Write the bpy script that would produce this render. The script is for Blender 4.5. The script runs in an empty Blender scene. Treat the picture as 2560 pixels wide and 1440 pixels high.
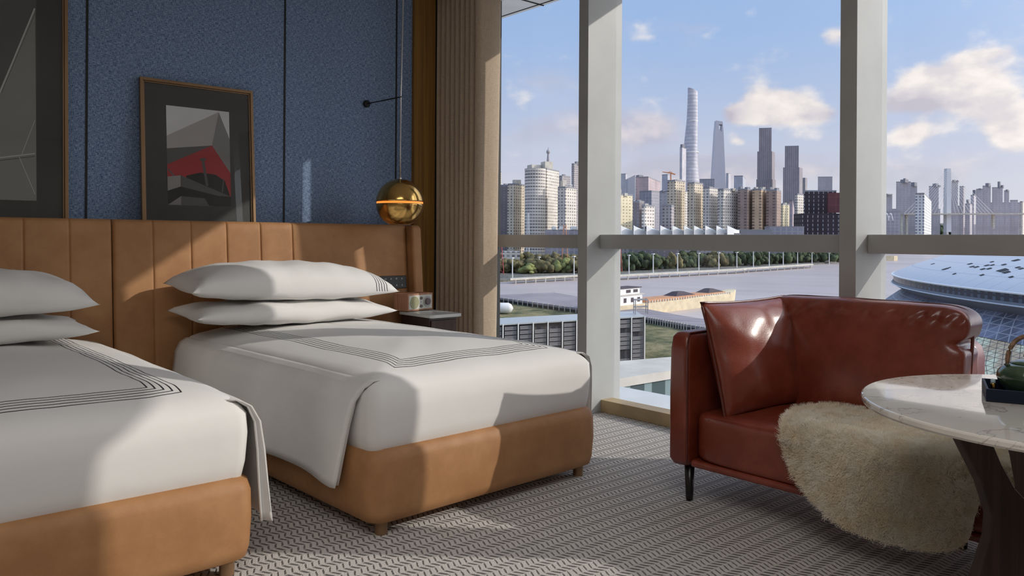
import bpy, math, random
from mathutils import Vector, Matrix, noise
random.seed(7)
C = bpy.context.scene.collection
PI = math.pi
# ------------------------------------------------------------------ camera maths
FPX = 1977.0; CX = 1280.0; CY = 597.8; ROLL = 0.00627; EYE = 1.2
YAW = math.radians(48.8)
FW = Vector((math.cos(YAW), math.sin(YAW), 0)); RT = Vector((math.sin(YAW), -math.cos(YAW), 0))
def PX(px, py, d):
    dx = px-CX; dy = py-CY
    x = dx+ROLL*dy; y = dy-ROLL*dx
    p = FW*d+RT*(x/FPX*d); p.z = EYE-y/FPX*d
    return p
HREF = 38.0
def gz(p):      # height of the (gently rising) ground beyond the window at point p
    d = p.x*FW.x+p.y*FW.y; lat = p.x*RT.x+p.y*RT.y
    return EYE-HREF+0.02114*d+ROLL*lat
def GP(px, py, dz=0):   # ground point seen at px,py
    d = FPX*HREF/(py-556.0); p = PX(px, py, d); p.z += dz
    return p
SUN = Vector((-1, .935, -.655)).normalized()     # direction the light travels

# ------------------------------------------------------------------ helpers
class MB:
    def __init__(s): s.v = []; s.f = []; s.m = []; s.uv = []
    def add(s, vs, fs, mi=0, uvs=None):
        o = len(s.v); s.v += [tuple(v) for v in vs]
        for k, f in enumerate(fs):
            s.f.append([i+o for i in f]); s.m.append(mi)
            s.uv.append(uvs[k] if uvs else [(0, 0)]*len(f))
        return s
    def box(s, a, b, mi=0, M=None):
        x0, y0, z0 = a; x1, y1, z1 = b
        vs = [Vector(p) for p in ((x0,y0,z0),(x1,y0,z0),(x1,y1,z0),(x0,y1,z0),(x0,y0,z1),(x1,y0,z1),(x1,y1,z1),(x0,y1,z1))]
        if M: vs = [M@v for v in vs]
        return s.add(vs, [(0,3,2,1),(4,5,6,7),(0,1,5,4),(1,2,6,5),(2,3,7,6),(3,0,4,7)], mi)
    def grid(s, fn, nu, nv, mi=0, cu=False, cv=False, flip=False):
        vs = []; fs = []
        for j in range(nv+1):
            for i in range(nu+1): vs.append(fn(i/nu, j/nv))
        W = nu+1
        for j in range(nv):
            for i in range(nu):
                q = (j*W+i, j*W+i+1, (j+1)*W+i+1, (j+1)*W+i)
                fs.append(q[::-1] if flip else q)
        return s.add(vs, fs, mi)
    def loops(s, L, mi=0, cap0=True, cap1=True):
        n = len(L[0]); vs = [p for l in L for p in l]; fs = []
        for j in range(len(L)-1):
            for i in range(n):
                k = (i+1) % n
                fs.append((j*n+i, j*n+k, (j+1)*n+k, (j+1)*n+i))
        if cap0: fs.append(tuple(range(n))[::-1])
        if cap1: fs.append(tuple(range((len(L)-1)*n, len(L)*n)))
        return s.add(vs, fs, mi)
    def lathe(s, prof, c=(0,0,0), n=32, mi=0, M=None, cap0=True, cap1=True):
        L = []
        for r, z in prof:
            l = []
            for i in range(n):
                a = 2*PI*i/n; p = Vector((c[0]+r*math.cos(a), c[1]+r*math.sin(a), c[2]+z))
                if M: p = M@p
                l.append(p)
            L.append(l)
        return s.loops(L, mi, cap0, cap1)
    def tube(s, path, r, n=10, mi=0, closed=False):
        P = [Vector(p) for p in path]; L = []; m = len(P)
        for k, p in enumerate(P):
            if closed: t = P[(k+1) % m]-P[k-1]
            else: t = P[min(k+1, m-1)]-P[max(k-1, 0)]
            t.normalize(); up = Vector((0,0,1)) if abs(t.z) < .95 else Vector((1,0,0))
            a = t.cross(up).normalized(); b = a.cross(t)
            rr = r[k] if isinstance(r, (list, tuple)) else r
            L.append([p+a*rr*math.cos(2*PI*i/n)+b*rr*math.sin(2*PI*i/n) for i in range(n)])
        if closed: L.append(L[0])
        return s.loops(L, mi, not closed, not closed)
    def prism(s, poly, z0, z1, mi=0, M=None):
        a = [Vector((x, y, z0)) for x, y in poly]; b = [Vector((x, y, z1)) for x, y in poly]
        if M: a = [M@p for p in a]; b = [M@p for p in b]
        return s.loops([a, b], mi)
    def wall(s, pa, pb, z0, z1, mi=0):      # vertical quad with metre UVs
        L = math.hypot(pb[0]-pa[0], pb[1]-pa[1]); h = z1-z0
        return s.add([(pa[0],pa[1],z0),(pb[0],pb[1],z0),(pb[0],pb[1],z1),(pa[0],pa[1],z1)], [(0,1,2,3)], mi,
                     [[(0,0),(L,0),(L,h),(0,h)]])
    def block(s, poly, z0, z1, wm=0, rm=1):  # footprint CCW
        n = len(poly)
        for i in range(n): s.wall(poly[i], poly[(i+1) % n], z0, z1, wm)
        s.add([(x, y, z1) for x, y in poly], [tuple(range(n))], rm)
        return s
    def build(s, name, mats, parent=None, smooth=False, bevel=0, sub=0, local=False, solid=0, bseg=3):
        me = bpy.data.meshes.new(name)
        vs = s.v
        if parent is not None and not local:
            I = Matrix(parent['_m_']).inverted() if False else MW[parent.name].inverted()
            vs = [tuple(I@Vector(v)) for v in vs]
        me.from_pydata(vs, [], s.f)
        if not isinstance(mats, (list, tuple)): mats = [mats]
        for m in mats: me.materials.append(m)
        for p, mi in zip(me.polygons, s.m):
            p.material_index = mi; p.use_smooth = smooth
        uvl = me.uv_layers.new(name='UVMap')
        k = 0
        for fuv in s.uv:
            for t in fuv: uvl.data[k].uv = t; k += 1
        me.update()
        o = bpy.data.objects.new(name, me); C.objects.link(o)
        if parent is not None: o.parent = parent; MW[o.name] = MW[parent.name]
        else: MW[o.name] = Matrix()
        if solid:
            md = o.modifiers.new('Solid', 'SOLIDIFY'); md.thickness = solid; md.offset = 0
        if bevel:
            md = o.modifiers.new('Bevel', 'BEVEL'); md.width = bevel; md.segments = bseg; md.limit_method = 'ANGLE'; md.angle_limit = .6
            for p in me.polygons: p.use_smooth = True
            w = o.modifiers.new('WN', 'WEIGHTED_NORMAL'); w.keep_sharp = False
        if sub:
            md = o.modifiers.new('Sub', 'SUBSURF'); md.levels = sub; md.render_levels = sub
        return o
MW = {}
def tag(o, label=None, cat=None, group=None, kind=None):
    if label: o['label'] = label
    if cat: o['category'] = cat
    if group: o['group'] = group
    if kind: o['kind'] = kind
    return o
def thing(name, label, cat, loc=(0,0,0), rz=0, group=None):
    o = bpy.data.objects.new(name, None); C.objects.link(o); o.empty_display_size = .1
    o.location = loc; o.rotation_euler = (0, 0, rz)
    MW[o.name] = Matrix.Translation(Vector(loc))@Matrix.Rotation(rz, 4, 'Z')
    return tag(o, label, cat, group)
def struct(o): o['kind'] = 'structure'; return o
def copytree(o, parent=None):
    c = o.copy(); C.objects.link(c); c.parent = parent
    for ch in list(o.children): copytree(ch, c)
    return c
def ordw(n): return ['first','second','third','fourth','fifth','sixth','seventh','eighth','ninth','tenth','eleventh','twelfth','thirteenth','fourteenth','fifteenth','sixteenth','seventeenth','eighteenth','nineteenth','twentieth','twenty-first','twenty-second','twenty-third','twenty-fourth','twenty-fifth','twenty-sixth','twenty-seventh','twenty-eighth','twenty-ninth','thirtieth'][n]

# ------------------------------------------------------------------ materials
def srgb(r, g, b):
    f = lambda c: (c/255/12.92) if c/255 <= .04045 else ((c/255+.055)/1.055)**2.4
    return (f(r), f(g), f(b), 1)
class NT:
    def __init__(s, m): s.t = m.node_tree; s.n = s.t.nodes; s.l = s.t.links
    def N(s, ty, **k):
        n = s.n.new(ty)
        for a, b in k.items(): setattr(n, a, b)
        return n
    def L(s, a, b): s.l.new(a, b)
    def M(s, op, a, b=None, c=None, clamp=False):
        n = s.n.new('ShaderNodeMath'); n.operation = op; n.use_clamp = clamp
        for i, x in enumerate((a, b, c)):
            if x is None: continue
            if isinstance(x, (int, float)): n.inputs[i].default_value = x
            else: s.L(x, n.inputs[i])
        return n.outputs[0]
    def mix(s, f, a, b):
        n = s.n.new('ShaderNodeMix'); n.data_type = 'RGBA'
        for i, x in ((0, f), (6, a), (7, b)):
            if isinstance(x, (int, float)): n.inputs[i].default_value = x
            elif isinstance(x, tuple): n.inputs[i].default_value = x
            else: s.L(x, n.inputs[i])
        return n.outputs[2]
    def noise(s, sc, vec=None, det=4, ro=.55):
        n = s.n.new('ShaderNodeTexNoise'); n.inputs['Scale'].default_value = sc; n.inputs['Detail'].default_value = det; n.inputs['Roughness'].default_value = ro
        if vec: s.L(vec, n.inputs['Vector'])
        return n.outputs['Fac']
    def ramp(s, f, lo, hi):
        n = s.n.new('ShaderNodeMapRange'); n.inputs[1].default_value = lo; n.inputs[2].default_value = hi
        n.interpolation_type = 'SMOOTHSTEP'; s.L(f, n.inputs[0]); return n.outputs[0]
    def obj(s): return s.n.new('ShaderNodeTexCoord').outputs['Object']
    def scale(s, vec, v):
        n = s.n.new('ShaderNodeMapping'); n.inputs['Scale'].default_value = v; s.L(vec, n.inputs[0]); return n.outputs[0]
    def sep(s, vec):
        n = s.n.new('ShaderNodeSeparateXYZ'); s.L(vec, n.inputs[0]); return n.outputs
    def comb(s, x, y, z):
        n = s.n.new('ShaderNodeCombineXYZ')
        for i, q in enumerate((x, y, z)):
            if isinstance(q, (int, float)): n.inputs[i].default_value = q
            else: s.L(q, n.inputs[i])
        return n.outputs[0]
def mat(name, col, rough=.6, metal=0, spec=.5, coat=0, coatr=.1, sheen=0, nscale=0, nvar=.15, bump=0, bscale=0, bdist=.01, emit=None, estr=0):
    m = bpy.data.materials.new(name); m.use_nodes = True; t = NT(m); p = t.n['Principled BSDF']
    p.inputs['Base Color'].default_value = col; p.inputs['Roughness'].default_value = rough; p.inputs['Metallic'].default_value = metal
    p.inputs['Specular IOR Level'].default_value = spec; p.inputs['Coat Weight'].default_value = coat; p.inputs['Coat Roughness'].default_value = coatr
    p.inputs['Sheen Weight'].default_value = sheen
    o = t.obj()
    if not nscale: nscale, nvar = 3.0, .05
    f = t.noise(nscale, o)
    lo = tuple(c*(1-nvar) for c in col[:3])+(1,); hi = tuple(min(1, c*(1+nvar)) for c in col[:3])+(1,)
    t.L(t.mix(t.ramp(f, .3, .7), lo, hi), p.inputs['Base Color'])
    if bump:
        b = t.N('ShaderNodeBump'); b.inputs['Strength'].default_value = bump; b.inputs['Distance'].default_value = bdist
        t.L(t.noise(bscale or 40, o), b.inputs['Height']); t.L(b.outputs[0], p.inputs['Normal'])
    if emit: p.inputs['Emission Color'].default_value = emit; p.inputs['Emission Strength'].default_value = estr
    return m
def leather(name, dark, light, rough, coat=0, sc=5, bump=.25):
    m = bpy.data.materials.new(name); m.use_nodes = True; t = NT(m); p = t.n['Principled BSDF']; o = t.obj()
    f = t.ramp(t.noise(sc, o, 8, .65), .35, .68)
    t.L(t.mix(f, dark, light), p.inputs['Base Color'])
    f2 = t.noise(30, o, 3)
    p.inputs['Coat Weight'].default_value = coat; p.inputs['Coat Roughness'].default_value = .22
    t.L(t.M('ADD', t.M('MULTIPLY', f2, .2), rough-.1), p.inputs['Roughness'])
    v = t.N('ShaderNodeTexVoronoi'); v.inputs['Scale'].default_value = 160; t.L(o, v.inputs['Vector'])
    h = t.M('ADD', t.M('MULTIPLY', v.outputs['Distance'], .3), t.M('MULTIPLY', t.noise(14, o, 5), 1.2))
    b = t.N('ShaderNodeBump'); b.inputs['Strength'].default_value = bump; b.inputs['Distance'].default_value = .006
    t.L(h, b.inputs['Height']); t.L(b.outputs[0], p.inputs['Normal'])
    return m
M = {}
M['tan'] = leather('tan_leather', srgb(164,117,75), srgb(178,131,87), .62, 0, 6, .05)
M['tan_dk'] = mat('tan_seam', srgb(96,54,28), .7)
M['red'] = leather('red_leather', srgb(118,48,32), srgb(142,66,48), .34, .45, 5, .12)
M['redpipe'] = mat('red_piping', srgb(92,34,22), .35, coat=.3)
M['white'] = mat('white_linen', srgb(226,224,221), .85, sheen=.1, bump=.35, bscale=5, bdist=.012)
M['black'] = mat('black_paint', srgb(18,18,19), .35)
M['blackm'] = mat('black_metal', srgb(24,24,25), .4, metal=.3)
M['legdark'] = mat('dark_leg', srgb(20,19,20), .3)
M['copper'] = mat('copper_frame', srgb(148,118,88), .38, metal=.6)
M['brass'] = mat('brass', srgb(200,160,95), .17, metal=1)
M['copperin'] = mat('copper_glow', srgb(220,130,70), .4, emit=srgb(255,150,60), estr=1.1)
M['steel'] = mat('brushed_steel', srgb(205,200,195), .3, metal=.9)
M['glasspic'] = mat('grey_mat_board', srgb(62,60,58), .55, spec=.4)
M['mull'] = mat('mullion_grey', srgb(172,173,171), .45, metal=.0)
M['sill'] = mat('sill_wood', srgb(170,148,110), .5, nscale=6, nvar=.12)
M['ledge'] = mat('white_ledge', srgb(215,218,218), .6)
M['ceil'] = mat('ceiling_paint', srgb(225,222,216), .8)
M['wallp'] = mat('wall_paint', srgb(196,188,176), .8)
M['marbtrim'] = mat('grey_stone_top', srgb(190,192,190), .3)
M['navy'] = mat('navy_lacquer', srgb(18,26,46), .5, spec=.25)
M['green'] = mat('green_glaze', srgb(62,84,60), .14, coat=.7, nscale=9, nvar=.35)
M['rattan'] = mat('rattan_handle', srgb(120,92,70), .6, nscale=60, nvar=.4)
M['darkwood'] = mat('dark_walnut', srgb(48,32,26), .38, nscale=14, nvar=.3)
M['plate_sil'] = mat('radio_face_silver', srgb(205,205,196), .5, metal=.2)
M['grille'] = mat('radio_grille', srgb(158,156,122), .7, nscale=200, nvar=.3)
M['knob'] = mat('radio_knob', srgb(112,98,100), .4)
M['icon'] = mat('white_icon', srgb(200,205,205), .5)
M['socket'] = mat('socket_steel', srgb(150,156,152), .4, metal=.5)
M['trim_dk'] = mat('seam_black', srgb(20,20,22), .6)

def wood(name, a, b, axis='z', sc=60):
    m = bpy.data.materials.new(name); m.use_nodes = True; t = NT(m); p = t.n['Principled BSDF']; o = t.obj()
    s = {'z': (sc, sc, 1.2), 'x': (1.2, sc, sc), 'y': (sc, 1.2, sc)}[axis]
    f = t.noise(1, t.scale(o, s), 3, .6)
    t.L(t.mix(t.ramp(f, .3, .7), a, b), p.inputs['Base Color']); p.inputs['Roughness'].default_value = .55
    return m
M['oak'] = wood('golden_oak', srgb(120,84,30), srgb(150,108,44))
M['radiowood'] = wood('radio_wood', srgb(150,104,80), srgb(190,140,108), 'z', 90)
M['walnut2'] = wood('walnut_grain', srgb(44,27,22), srgb(66,44,36))
def fabric_wall():
    m = bpy.data.materials.new('blue_woven_fabric'); m.use_nodes = True; t = NT(m); p = t.n['Principled BSDF']; o = t.obj()
    a = t.noise(1, t.scale(o, (45, 1, 420)), 2, .6); b = t.noise(1, t.scale(o, (420, 1, 45)), 2, .6)
    c = t.noise(1, t.scale(o, (160, 1, 160)), 3, .6)
    s = t.M('ADD', t.M('ADD', t.M('MULTIPLY', a, .42), t.M('MULTIPLY', b, .38)), t.M('MULTIPLY', c, .2))
    f = t.ramp(s, .36, .68)
    t.L(t.mix(f, srgb(40,68,112), srgb(172,194,222)), p.inputs['Base Color']); p.inputs['Roughness'].default_value = .95
    bp = t.N('ShaderNodeBump'); bp.inputs['Strength'].default_value = .3; bp.inputs['Distance'].default_value = .002
    t.L(s, bp.inputs['Height']); t.L(bp.outputs[0], p.inputs['Normal'])
    return m
M['blue'] = fabric_wall()
def curtain_mat():
    m = bpy.data.materials.new('taupe_curtain'); m.use_nodes = True; t = NT(m); p = t.n['Principled BSDF']; o = t.obj()
    a = t.noise(1, t.scale(o, (300, 300, 20)), 2); b = t.noise(1, t.scale(o, (30, 30, 400)), 2)
    t.L(t.mix(t.ramp(t.M('ADD', t.M('MULTIPLY', a, .5), t.M('MULTIPLY', b, .5)), .35, .65), srgb(178,158,136), srgb(198,178,156)), p.inputs['Base Color'])
    p.inputs['Roughness'].default_value = .9
    return m
M['curtain'] = curtain_mat()
def carpet():
    m = bpy.data.materials.new('grey_herringbone_carpet'); m.use_nodes = True; t = NT(m); p = t.n['Principled BSDF']
    o = t.obj(); x, y, z = t.sep(o)
    P = .084
    w1 = t.noise(18, o, 3)
    tri = t.M('PINGPONG', t.M('DIVIDE', y, P), .5)
    asym = t.M('MULTIPLY', tri, 2.0)
    row = t.M('FLOOR', t.M('DIVIDE', y, P))
    off = t.M('MULTIPLY', t.M('SINE', t.M('MULTIPLY', row, 12.9898)), .35)
    ph = t.M('ADD', t.M('ADD', t.M('DIVIDE', x, .0265), t.M('MULTIPLY', asym, .72)), t.M('MULTIPLY', w1, .55))
    s = t.M('SINE', t.M('MULTIPLY', ph, 2*PI))
    thick = t.M('LESS_THAN', t.M('FRACT', t.M('DIVIDE', y, P)), .5)
    wave = t.ramp(t.M('ADD', s, t.M('MULTIPLY', t.M('SUBTRACT', thick, .5), .5)), .05, .8)
    edge = t.ramp(t.M('ABSOLUTE', t.M('SUBTRACT', tri, .25)), .14, .25)   # bands meet: strokes fade
    dark = t.M('MULTIPLY', wave, t.M('SUBTRACT', 1, t.M('MULTIPLY', edge, .75)))
    n2 = t.noise(260, o, 2)
    tuft = t.ramp(n2, .3, .7)
    base = t.mix(tuft, srgb(200,194,189), srgb(230,225,220))
    t.L(t.mix(t.M('MULTIPLY', dark, .86), base, srgb(88,84,82)), p.inputs['Base Color'])
    p.inputs['Roughness'].default_value = 1; p.inputs['Specular IOR Level'].default_value = .1
    h = t.M('ADD', t.M('MULTIPLY', dark, -1), t.M('MULTIPLY', tuft, .35))
    b = t.N('ShaderNodeBump'); b.inputs['Strength'].default_value = .8; b.inputs['Distance'].default_value = .006
    t.L(h, b.inputs['Height']); t.L(b.outputs[0], p.inputs['Normal'])
    return m
M['carpet'] = carpet()
def glass():
    m = bpy.data.materials.new('window_glass'); m.use_nodes = True; t = NT(m); t.n.remove(t.n['Principled BSDF'])
    out = t.n['Material Output']; tr = t.N('ShaderNodeBsdfTransparent'); gl = t.N('ShaderNodeBsdfGlossy'); gl.inputs['Roughness'].default_value = 0
    g_ = t.N('ShaderNodeNewGeometry'); dt = t.N('ShaderNodeVectorMath', operation='DOT_PRODUCT'); t.L(g_.outputs['Normal'], dt.inputs[0]); t.L(g_.outputs['Incoming'], dt.inputs[1])
    k_ = t.M('POWER', t.M('SUBTRACT', 1, t.M('ABSOLUTE', dt.outputs['Value'])), 5.0); mx = t.N('ShaderNodeMixShader')
    tr.inputs[0].default_value = (.985, .99, .99, 1)
    t.L(t.M('ADD', t.M('MULTIPLY', k_, .6), .02), mx.inputs[0]); t.L(tr.outputs[0], mx.inputs[1]); t.L(gl.outputs[0], mx.inputs[2]); t.L(mx.outputs[0], out.inputs[0])
    return m
M['glass'] = glass()
def marble():
    m = bpy.data.materials.new('white_veined_marble'); m.use_nodes = True; t = NT(m); p = t.n['Principled BSDF']; o = t.obj()
    w = t.N('ShaderNodeVectorMath', operation='ADD'); n = t.N('ShaderNodeTexNoise'); n.inputs['Scale'].default_value = 2.5; n.inputs['Detail'].default_value = 6; t.L(o, n.inputs['Vector'])
    t.L(o, w.inputs[0]); t.L(n.outputs['Color'], w.inputs[1])
    f = t.noise(2.6, t.scale(w.outputs[0], (1, 2.2, 1)), 6, .6)
    v = t.ramp(t.M('ABSOLUTE', t.M('SUBTRACT', f, .5)), 0, .016)
    v2 = t.ramp(t.noise(6, o, 5), .4, .8)
    base = t.mix(t.M('MULTIPLY', v2, .35), srgb(228,222,212), srgb(196,186,172))
    t.L(t.mix(v, srgb(176,168,158), base), p.inputs['Base Color']); p.inputs['Roughness'].default_value = .07; p.inputs['Coat Weight'].default_value = .6; p.inputs['Coat Roughness'].default_value = .02
    return m
M['marble'] = marble()
def duvet_mat():     # five fine dark lines forming a mitred border, set in from the edges
    m = bpy.data.materials.new('white_duvet_with_line_border'); m.use_nodes = True; t = NT(m); p = t.n['Principled BSDF']; o = t.obj()
    x, y, z = t.sep(o)
    wob = t.M('MULTIPLY', t.M('SUBTRACT', t.noise(4, o, 2), .5), .02)
    dx = t.M('SUBTRACT', t.M('ABSOLUTE', x), .375)
    dy = t.M('SUBTRACT', .255, y)
    d = t.M('ADD', t.M('MAXIMUM', dx, dy), wob)
    k = t.M('DIVIDE', d, .0225)
    fr = t.M('ABSOLUTE', t.M('SUBTRACT', k, t.M('ROUND', k)))
    line = t.M('LESS_THAN', fr, .13)
    msk = t.M('MULTIPLY', t.M('GREATER_THAN', k, -.4), t.M('LESS_THAN', k, 4.4))
    top = t.M('GREATER_THAN', z, .61)
    f = t.M('MULTIPLY', t.M('MULTIPLY', line, msk), top)
    t.L(t.mix(f, srgb(228,226,223), srgb(38,38,42)), p.inputs['Base Color']); p.inputs['Roughness'].default_value = .85
    b = t.N('ShaderNodeBump'); b.inputs['Strength'].default_value = .3; b.inputs['Distance'].default_value = .02
    t.L(t.noise(3.2, o, 3), b.inputs['Height']); t.L(b.outputs[0], p.inputs['Normal'])
    return m
M['duvet'] = duvet_mat()
def pillow_stripe():
    m = bpy.data.materials.new('white_pillow_with_end_lines'); m.use_nodes = True; t = NT(m); p = t.n['Principled BSDF']; o = t.obj()
    x, y, z = t.sep(o)
    k = t.M('DIVIDE', t.M('SUBTRACT', x, .475), .018)
    fr = t.M('ABSOLUTE', t.M('SUBTRACT', k, t.M('ROUND', k)))
    f = t.M('MULTIPLY', t.M('MULTIPLY', t.M('LESS_THAN', fr, .14), t.M('GREATER_THAN', z, .0)), t.M('MULTIPLY', t.M('GREATER_THAN', k, -.4), t.M('LESS_THAN', k, 4.4)))
    t.L(t.mix(f, srgb(228,226,223), srgb(38,38,42)), p.inputs['Base Color']); p.inputs['Roughness'].default_value = .85
    b = t.N('ShaderNodeBump'); b.inputs['Strength'].default_value = .35; b.inputs['Distance'].default_value = .012
    t.L(t.noise(5, o, 3), b.inputs['Height']); t.L(b.outputs[0], p.inputs['Normal'])
    return m
M['pstripe'] = pillow_stripe()

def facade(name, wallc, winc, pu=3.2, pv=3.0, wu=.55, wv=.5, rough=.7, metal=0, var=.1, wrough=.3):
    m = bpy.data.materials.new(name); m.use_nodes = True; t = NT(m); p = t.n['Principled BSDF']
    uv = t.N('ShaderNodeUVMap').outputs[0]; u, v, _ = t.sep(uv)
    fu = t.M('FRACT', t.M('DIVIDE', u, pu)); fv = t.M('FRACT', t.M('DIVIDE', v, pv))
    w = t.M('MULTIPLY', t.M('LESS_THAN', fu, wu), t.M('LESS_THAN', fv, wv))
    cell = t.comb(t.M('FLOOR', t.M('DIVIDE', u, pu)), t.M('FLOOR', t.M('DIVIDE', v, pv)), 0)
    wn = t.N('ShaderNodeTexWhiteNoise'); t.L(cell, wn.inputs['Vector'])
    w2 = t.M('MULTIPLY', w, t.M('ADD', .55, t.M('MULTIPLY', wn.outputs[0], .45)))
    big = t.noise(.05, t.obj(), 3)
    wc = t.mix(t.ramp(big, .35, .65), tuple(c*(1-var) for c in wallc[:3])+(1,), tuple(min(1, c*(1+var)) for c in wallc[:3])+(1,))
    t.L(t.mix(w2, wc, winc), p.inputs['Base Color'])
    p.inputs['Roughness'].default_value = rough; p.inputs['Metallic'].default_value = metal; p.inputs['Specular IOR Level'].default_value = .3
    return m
# ------------------------------------------------------------------ setting
WY = 5.04; CEIL = 3.2; XL = -3.6; YB = -2.6; XG = 4.23
struct(MB().box((XL-.1, YB-.1, -.12), (4.12, WY+.1, 0)).build('floor', M['carpet']))
struct(MB().box((XL-.1, YB-.1, CEIL), (4.3, WY+.1, CEIL+.15)).build('ceiling', M['ceil']))
struct(MB().box((XL-.15, YB, 0), (XL, WY, CEIL)).build('wall_left', M['wallp']))
struct(MB().box((XL, YB-.15, 0), (4.3, YB, CEIL)).build('wall_back', M['wallp']))
struct(MB().box((3.98, YB, 0), (4.3, -.66, CEIL)).build('wall_right', M['wallp']))
struct(MB().box((XL, WY, 0), (3.39, WY+.15, CEIL)).build('wall_front', M['blue']))
struct(MB().box((4.295, 3.818, 0), (4.35, 4.0, CEIL)).build('trim_16', M['mull']))  # unseen block added outside the mullion to stop a stray sun strip
s_ = MB()
for x in (-1.21, -.03, 1.152, 2.36, 3.248): s_.box((x-.006, WY-.004, .0), (x+.006, WY+.002, CEIL))
struct(s_.build('trim_1', M['trim_dk']))
struct(MB().box((3.39, WY-.03, 0), (3.585, WY+.15, CEIL)).build('trim_2', M['oak']))
struct(MB().box((3.585, WY+.02, 0), (4.3, WY+.15, CEIL)).build('trim_3', M['trim_dk']))
# window wall: mullions, transoms, glass, sill
MUL = [3.733, 1.867, .38]
for i, ys in enumerate(MUL):
    struct(MB().box((3.95, ys, 0), (4.30, ys+.088, CEIL)).build('trim_%d' % (4+i), M['mull'], bevel=.003))
ends = [WY, 3.733, 1.867, .38, -.66]
for i in range(4):
    y1 = ends[i]; y0 = ends[i+1]+(.088 if i < 3 else 0)
    w = MB().box((XG-.008, y0, .0), (XG+.008, y1, CEIL)).build('window_%d' % (i+1), M['glass'])
    struct(w)
    struct(MB().box((4.08, y0, 1.137), (4.30, y1, 1.235)).build('trim_%d' % (7+i), M['mull'], bevel=.003))
struct(MB().box((4.10, -.66, 0), (4.222, WY, .085)).build('trim_11', M['sill'], bevel=.003))
struct(MB().box((4.301, -1.5, -.5), (5.02, 7.0, -.02)).build('trim_12', M['ledge']))
so = MB().box((4.301, -3, 3.36), (5.02, 9, 3.7))
struct(so.build('trim_13', M['ledge']))
so = MB()
for y in (3.1, 5.3, 7.2): so.box((4.301, y, 3.352), (5.015, y+.012, 3.36))
so.box((4.96, -3, 3.354), (4.968, 9, 3.36))
struct(so.build('trim_14', M['trim_dk']))
a_ = Vector((4.985, 2.33, 0)); b_ = Vector((5.246, 2.455, 0)); n_ = Vector((-(b_-a_).y, (b_-a_).x, 0)).normalized()*.02
fn = MB().prism([(q.x, q.y) for q in (a_-n_, b_-n_, b_+n_, a_+n_)], 1.75, 3.9)  # unseen blade added behind a mullion to cast the headboard and wall shadow
struct(fn.build('trim_15', M['mull']))

# ------------------------------------------------------------------ curtain
def curtain(name, label, y0, y1, n, xa, xb, back=.055):
    # stack of pleats running along the window; zig-zag section, open end turned to the room
    t = thing(name, label, 'curtain', ((xa+xb)/2, (y0+y1)/2, 0))
    m = MB(); pts = []
    k = n*10
    amp = (xb-xa)/2; xc = (xa+xb)/2
    for i in range(k+1):
        q = i/k; ph = q*n*2*PI
        # outline: starts on the flat leading fold that faces along the window
        pts.append((xc-amp*math.cos(ph)-back*q*.5*(1+math.cos(ph)), y0+.02+(y1-y0-.02)*q+.012*math.sin(2*ph), q))
    lead = [(xb, y0+.0, 0), (xb-.02, y0-.005, 0), (xc+.04, y0-.008, 0), (xc-.03, y0-.004, 0), (xa+.015, y0, 0)]
    L = lead+pts
    def f(u, v):
        i = u*(len(L)-1); a = int(min(i, len(L)-2)); r = i-a
        x = L[a][0]*(1-r)+L[a+1][0]*r; y = L[a][1]*(1-r)+L[a+1][1]*r
        z = .02+v*(CEIL-.04)
        w = .012*noise.noise(Vector((x*6, y*9, z*.8)))
        nar = (1-v)*.03
        x -= nar*(x-xa)/(xb-xa)
        return (x+w, y+w*.5, z)
    m.grid(f, (len(L)-1)*2, 14)
    m.build('curtain_panel', M['curtain'], t, smooth=True, solid=.004)
    MB().box((xa, y0, CEIL-.03), (xb, y1, CEIL-.001)).build('track', M['trim_dk'], t)
    return t
curtain('curtain', 'taupe floor-length pleated curtain bunched in the corner beside the left window pane', 4.585, 5.015, 8, 3.655, 3.885)

# ------------------------------------------------------------------ headboard
hb = thing('headboard', 'long tan leather headboard with vertical channels behind both beds', 'headboard', (1.2, 4.85, 0))
HT = 1.298; KK = .085
def hbY(z): return 4.80-KK*(HT-z)
seams = [1.231+.215*k for k in range(-20, 6)]
def section(name, x0, x1, big=()):
    m = MB(); xs = set([x0, x1, x0+.004, x0+.01, x0+.02, x1-.004, x1-.01, x1-.02])
    x = x0+.03
    while x < x1-.03: xs.add(x); x += .03
    for s in seams:
        if x0+.03 < s < x1-.03:
            xs = {q for q in xs if abs(q-s) > .016} | {s+q for q in (-.015,-.008,-.004,-.002,0,.002,.004,.008,.015)}
    xs = sorted(xs); n = len(xs)-1
    def f(u, v):
        x = xs[int(round(u*n))]
        if v < .9: z = .05+(HT-.03-.05)*v/.9; yo = 0
        else:
            a = (v-.9)/.1*PI/2; z = HT-.03+.03*math.sin(a); yo = .03*(1-math.cos(a))
        d = min([abs(x-s) for s in seams if x0-.01 < s < x1+.01]+[9]); g = .006*math.exp(-(d/.0035)**2)+.002*math.exp(-(d/.012)**2)
        e = min(x-x0, x1-x); g += .014*math.exp(-(max(e, 0)/.006))
        return (x, hbY(z)+yo+g, z)
    m.grid(f, n, 26)
    m.box((x0+.002, 4.835, .05), (x1-.002, 4.915, HT-.002))
    o = m.build(name, M['tan'], hb, smooth=True)
    return o
section('padded_panel', -1.4, 1.229)
section('padded_panel', 1.233, 3.186)
m = MB()
def wing(x0, x1):
    pr = [(4.70, .05), (4.73, HT-.02), (4.76, HT-.002), (4.98, HT-.002), (4.98, .05)]
    pr[0] = (4.625, .05)
    return MB().loops([[(x0, y, z) for y, z in pr], [(x1, y, z) for y, z in pr]])
wing(3.19, 3.272).build('side_wing', M['tan'], hb, bevel=.018)
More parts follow.
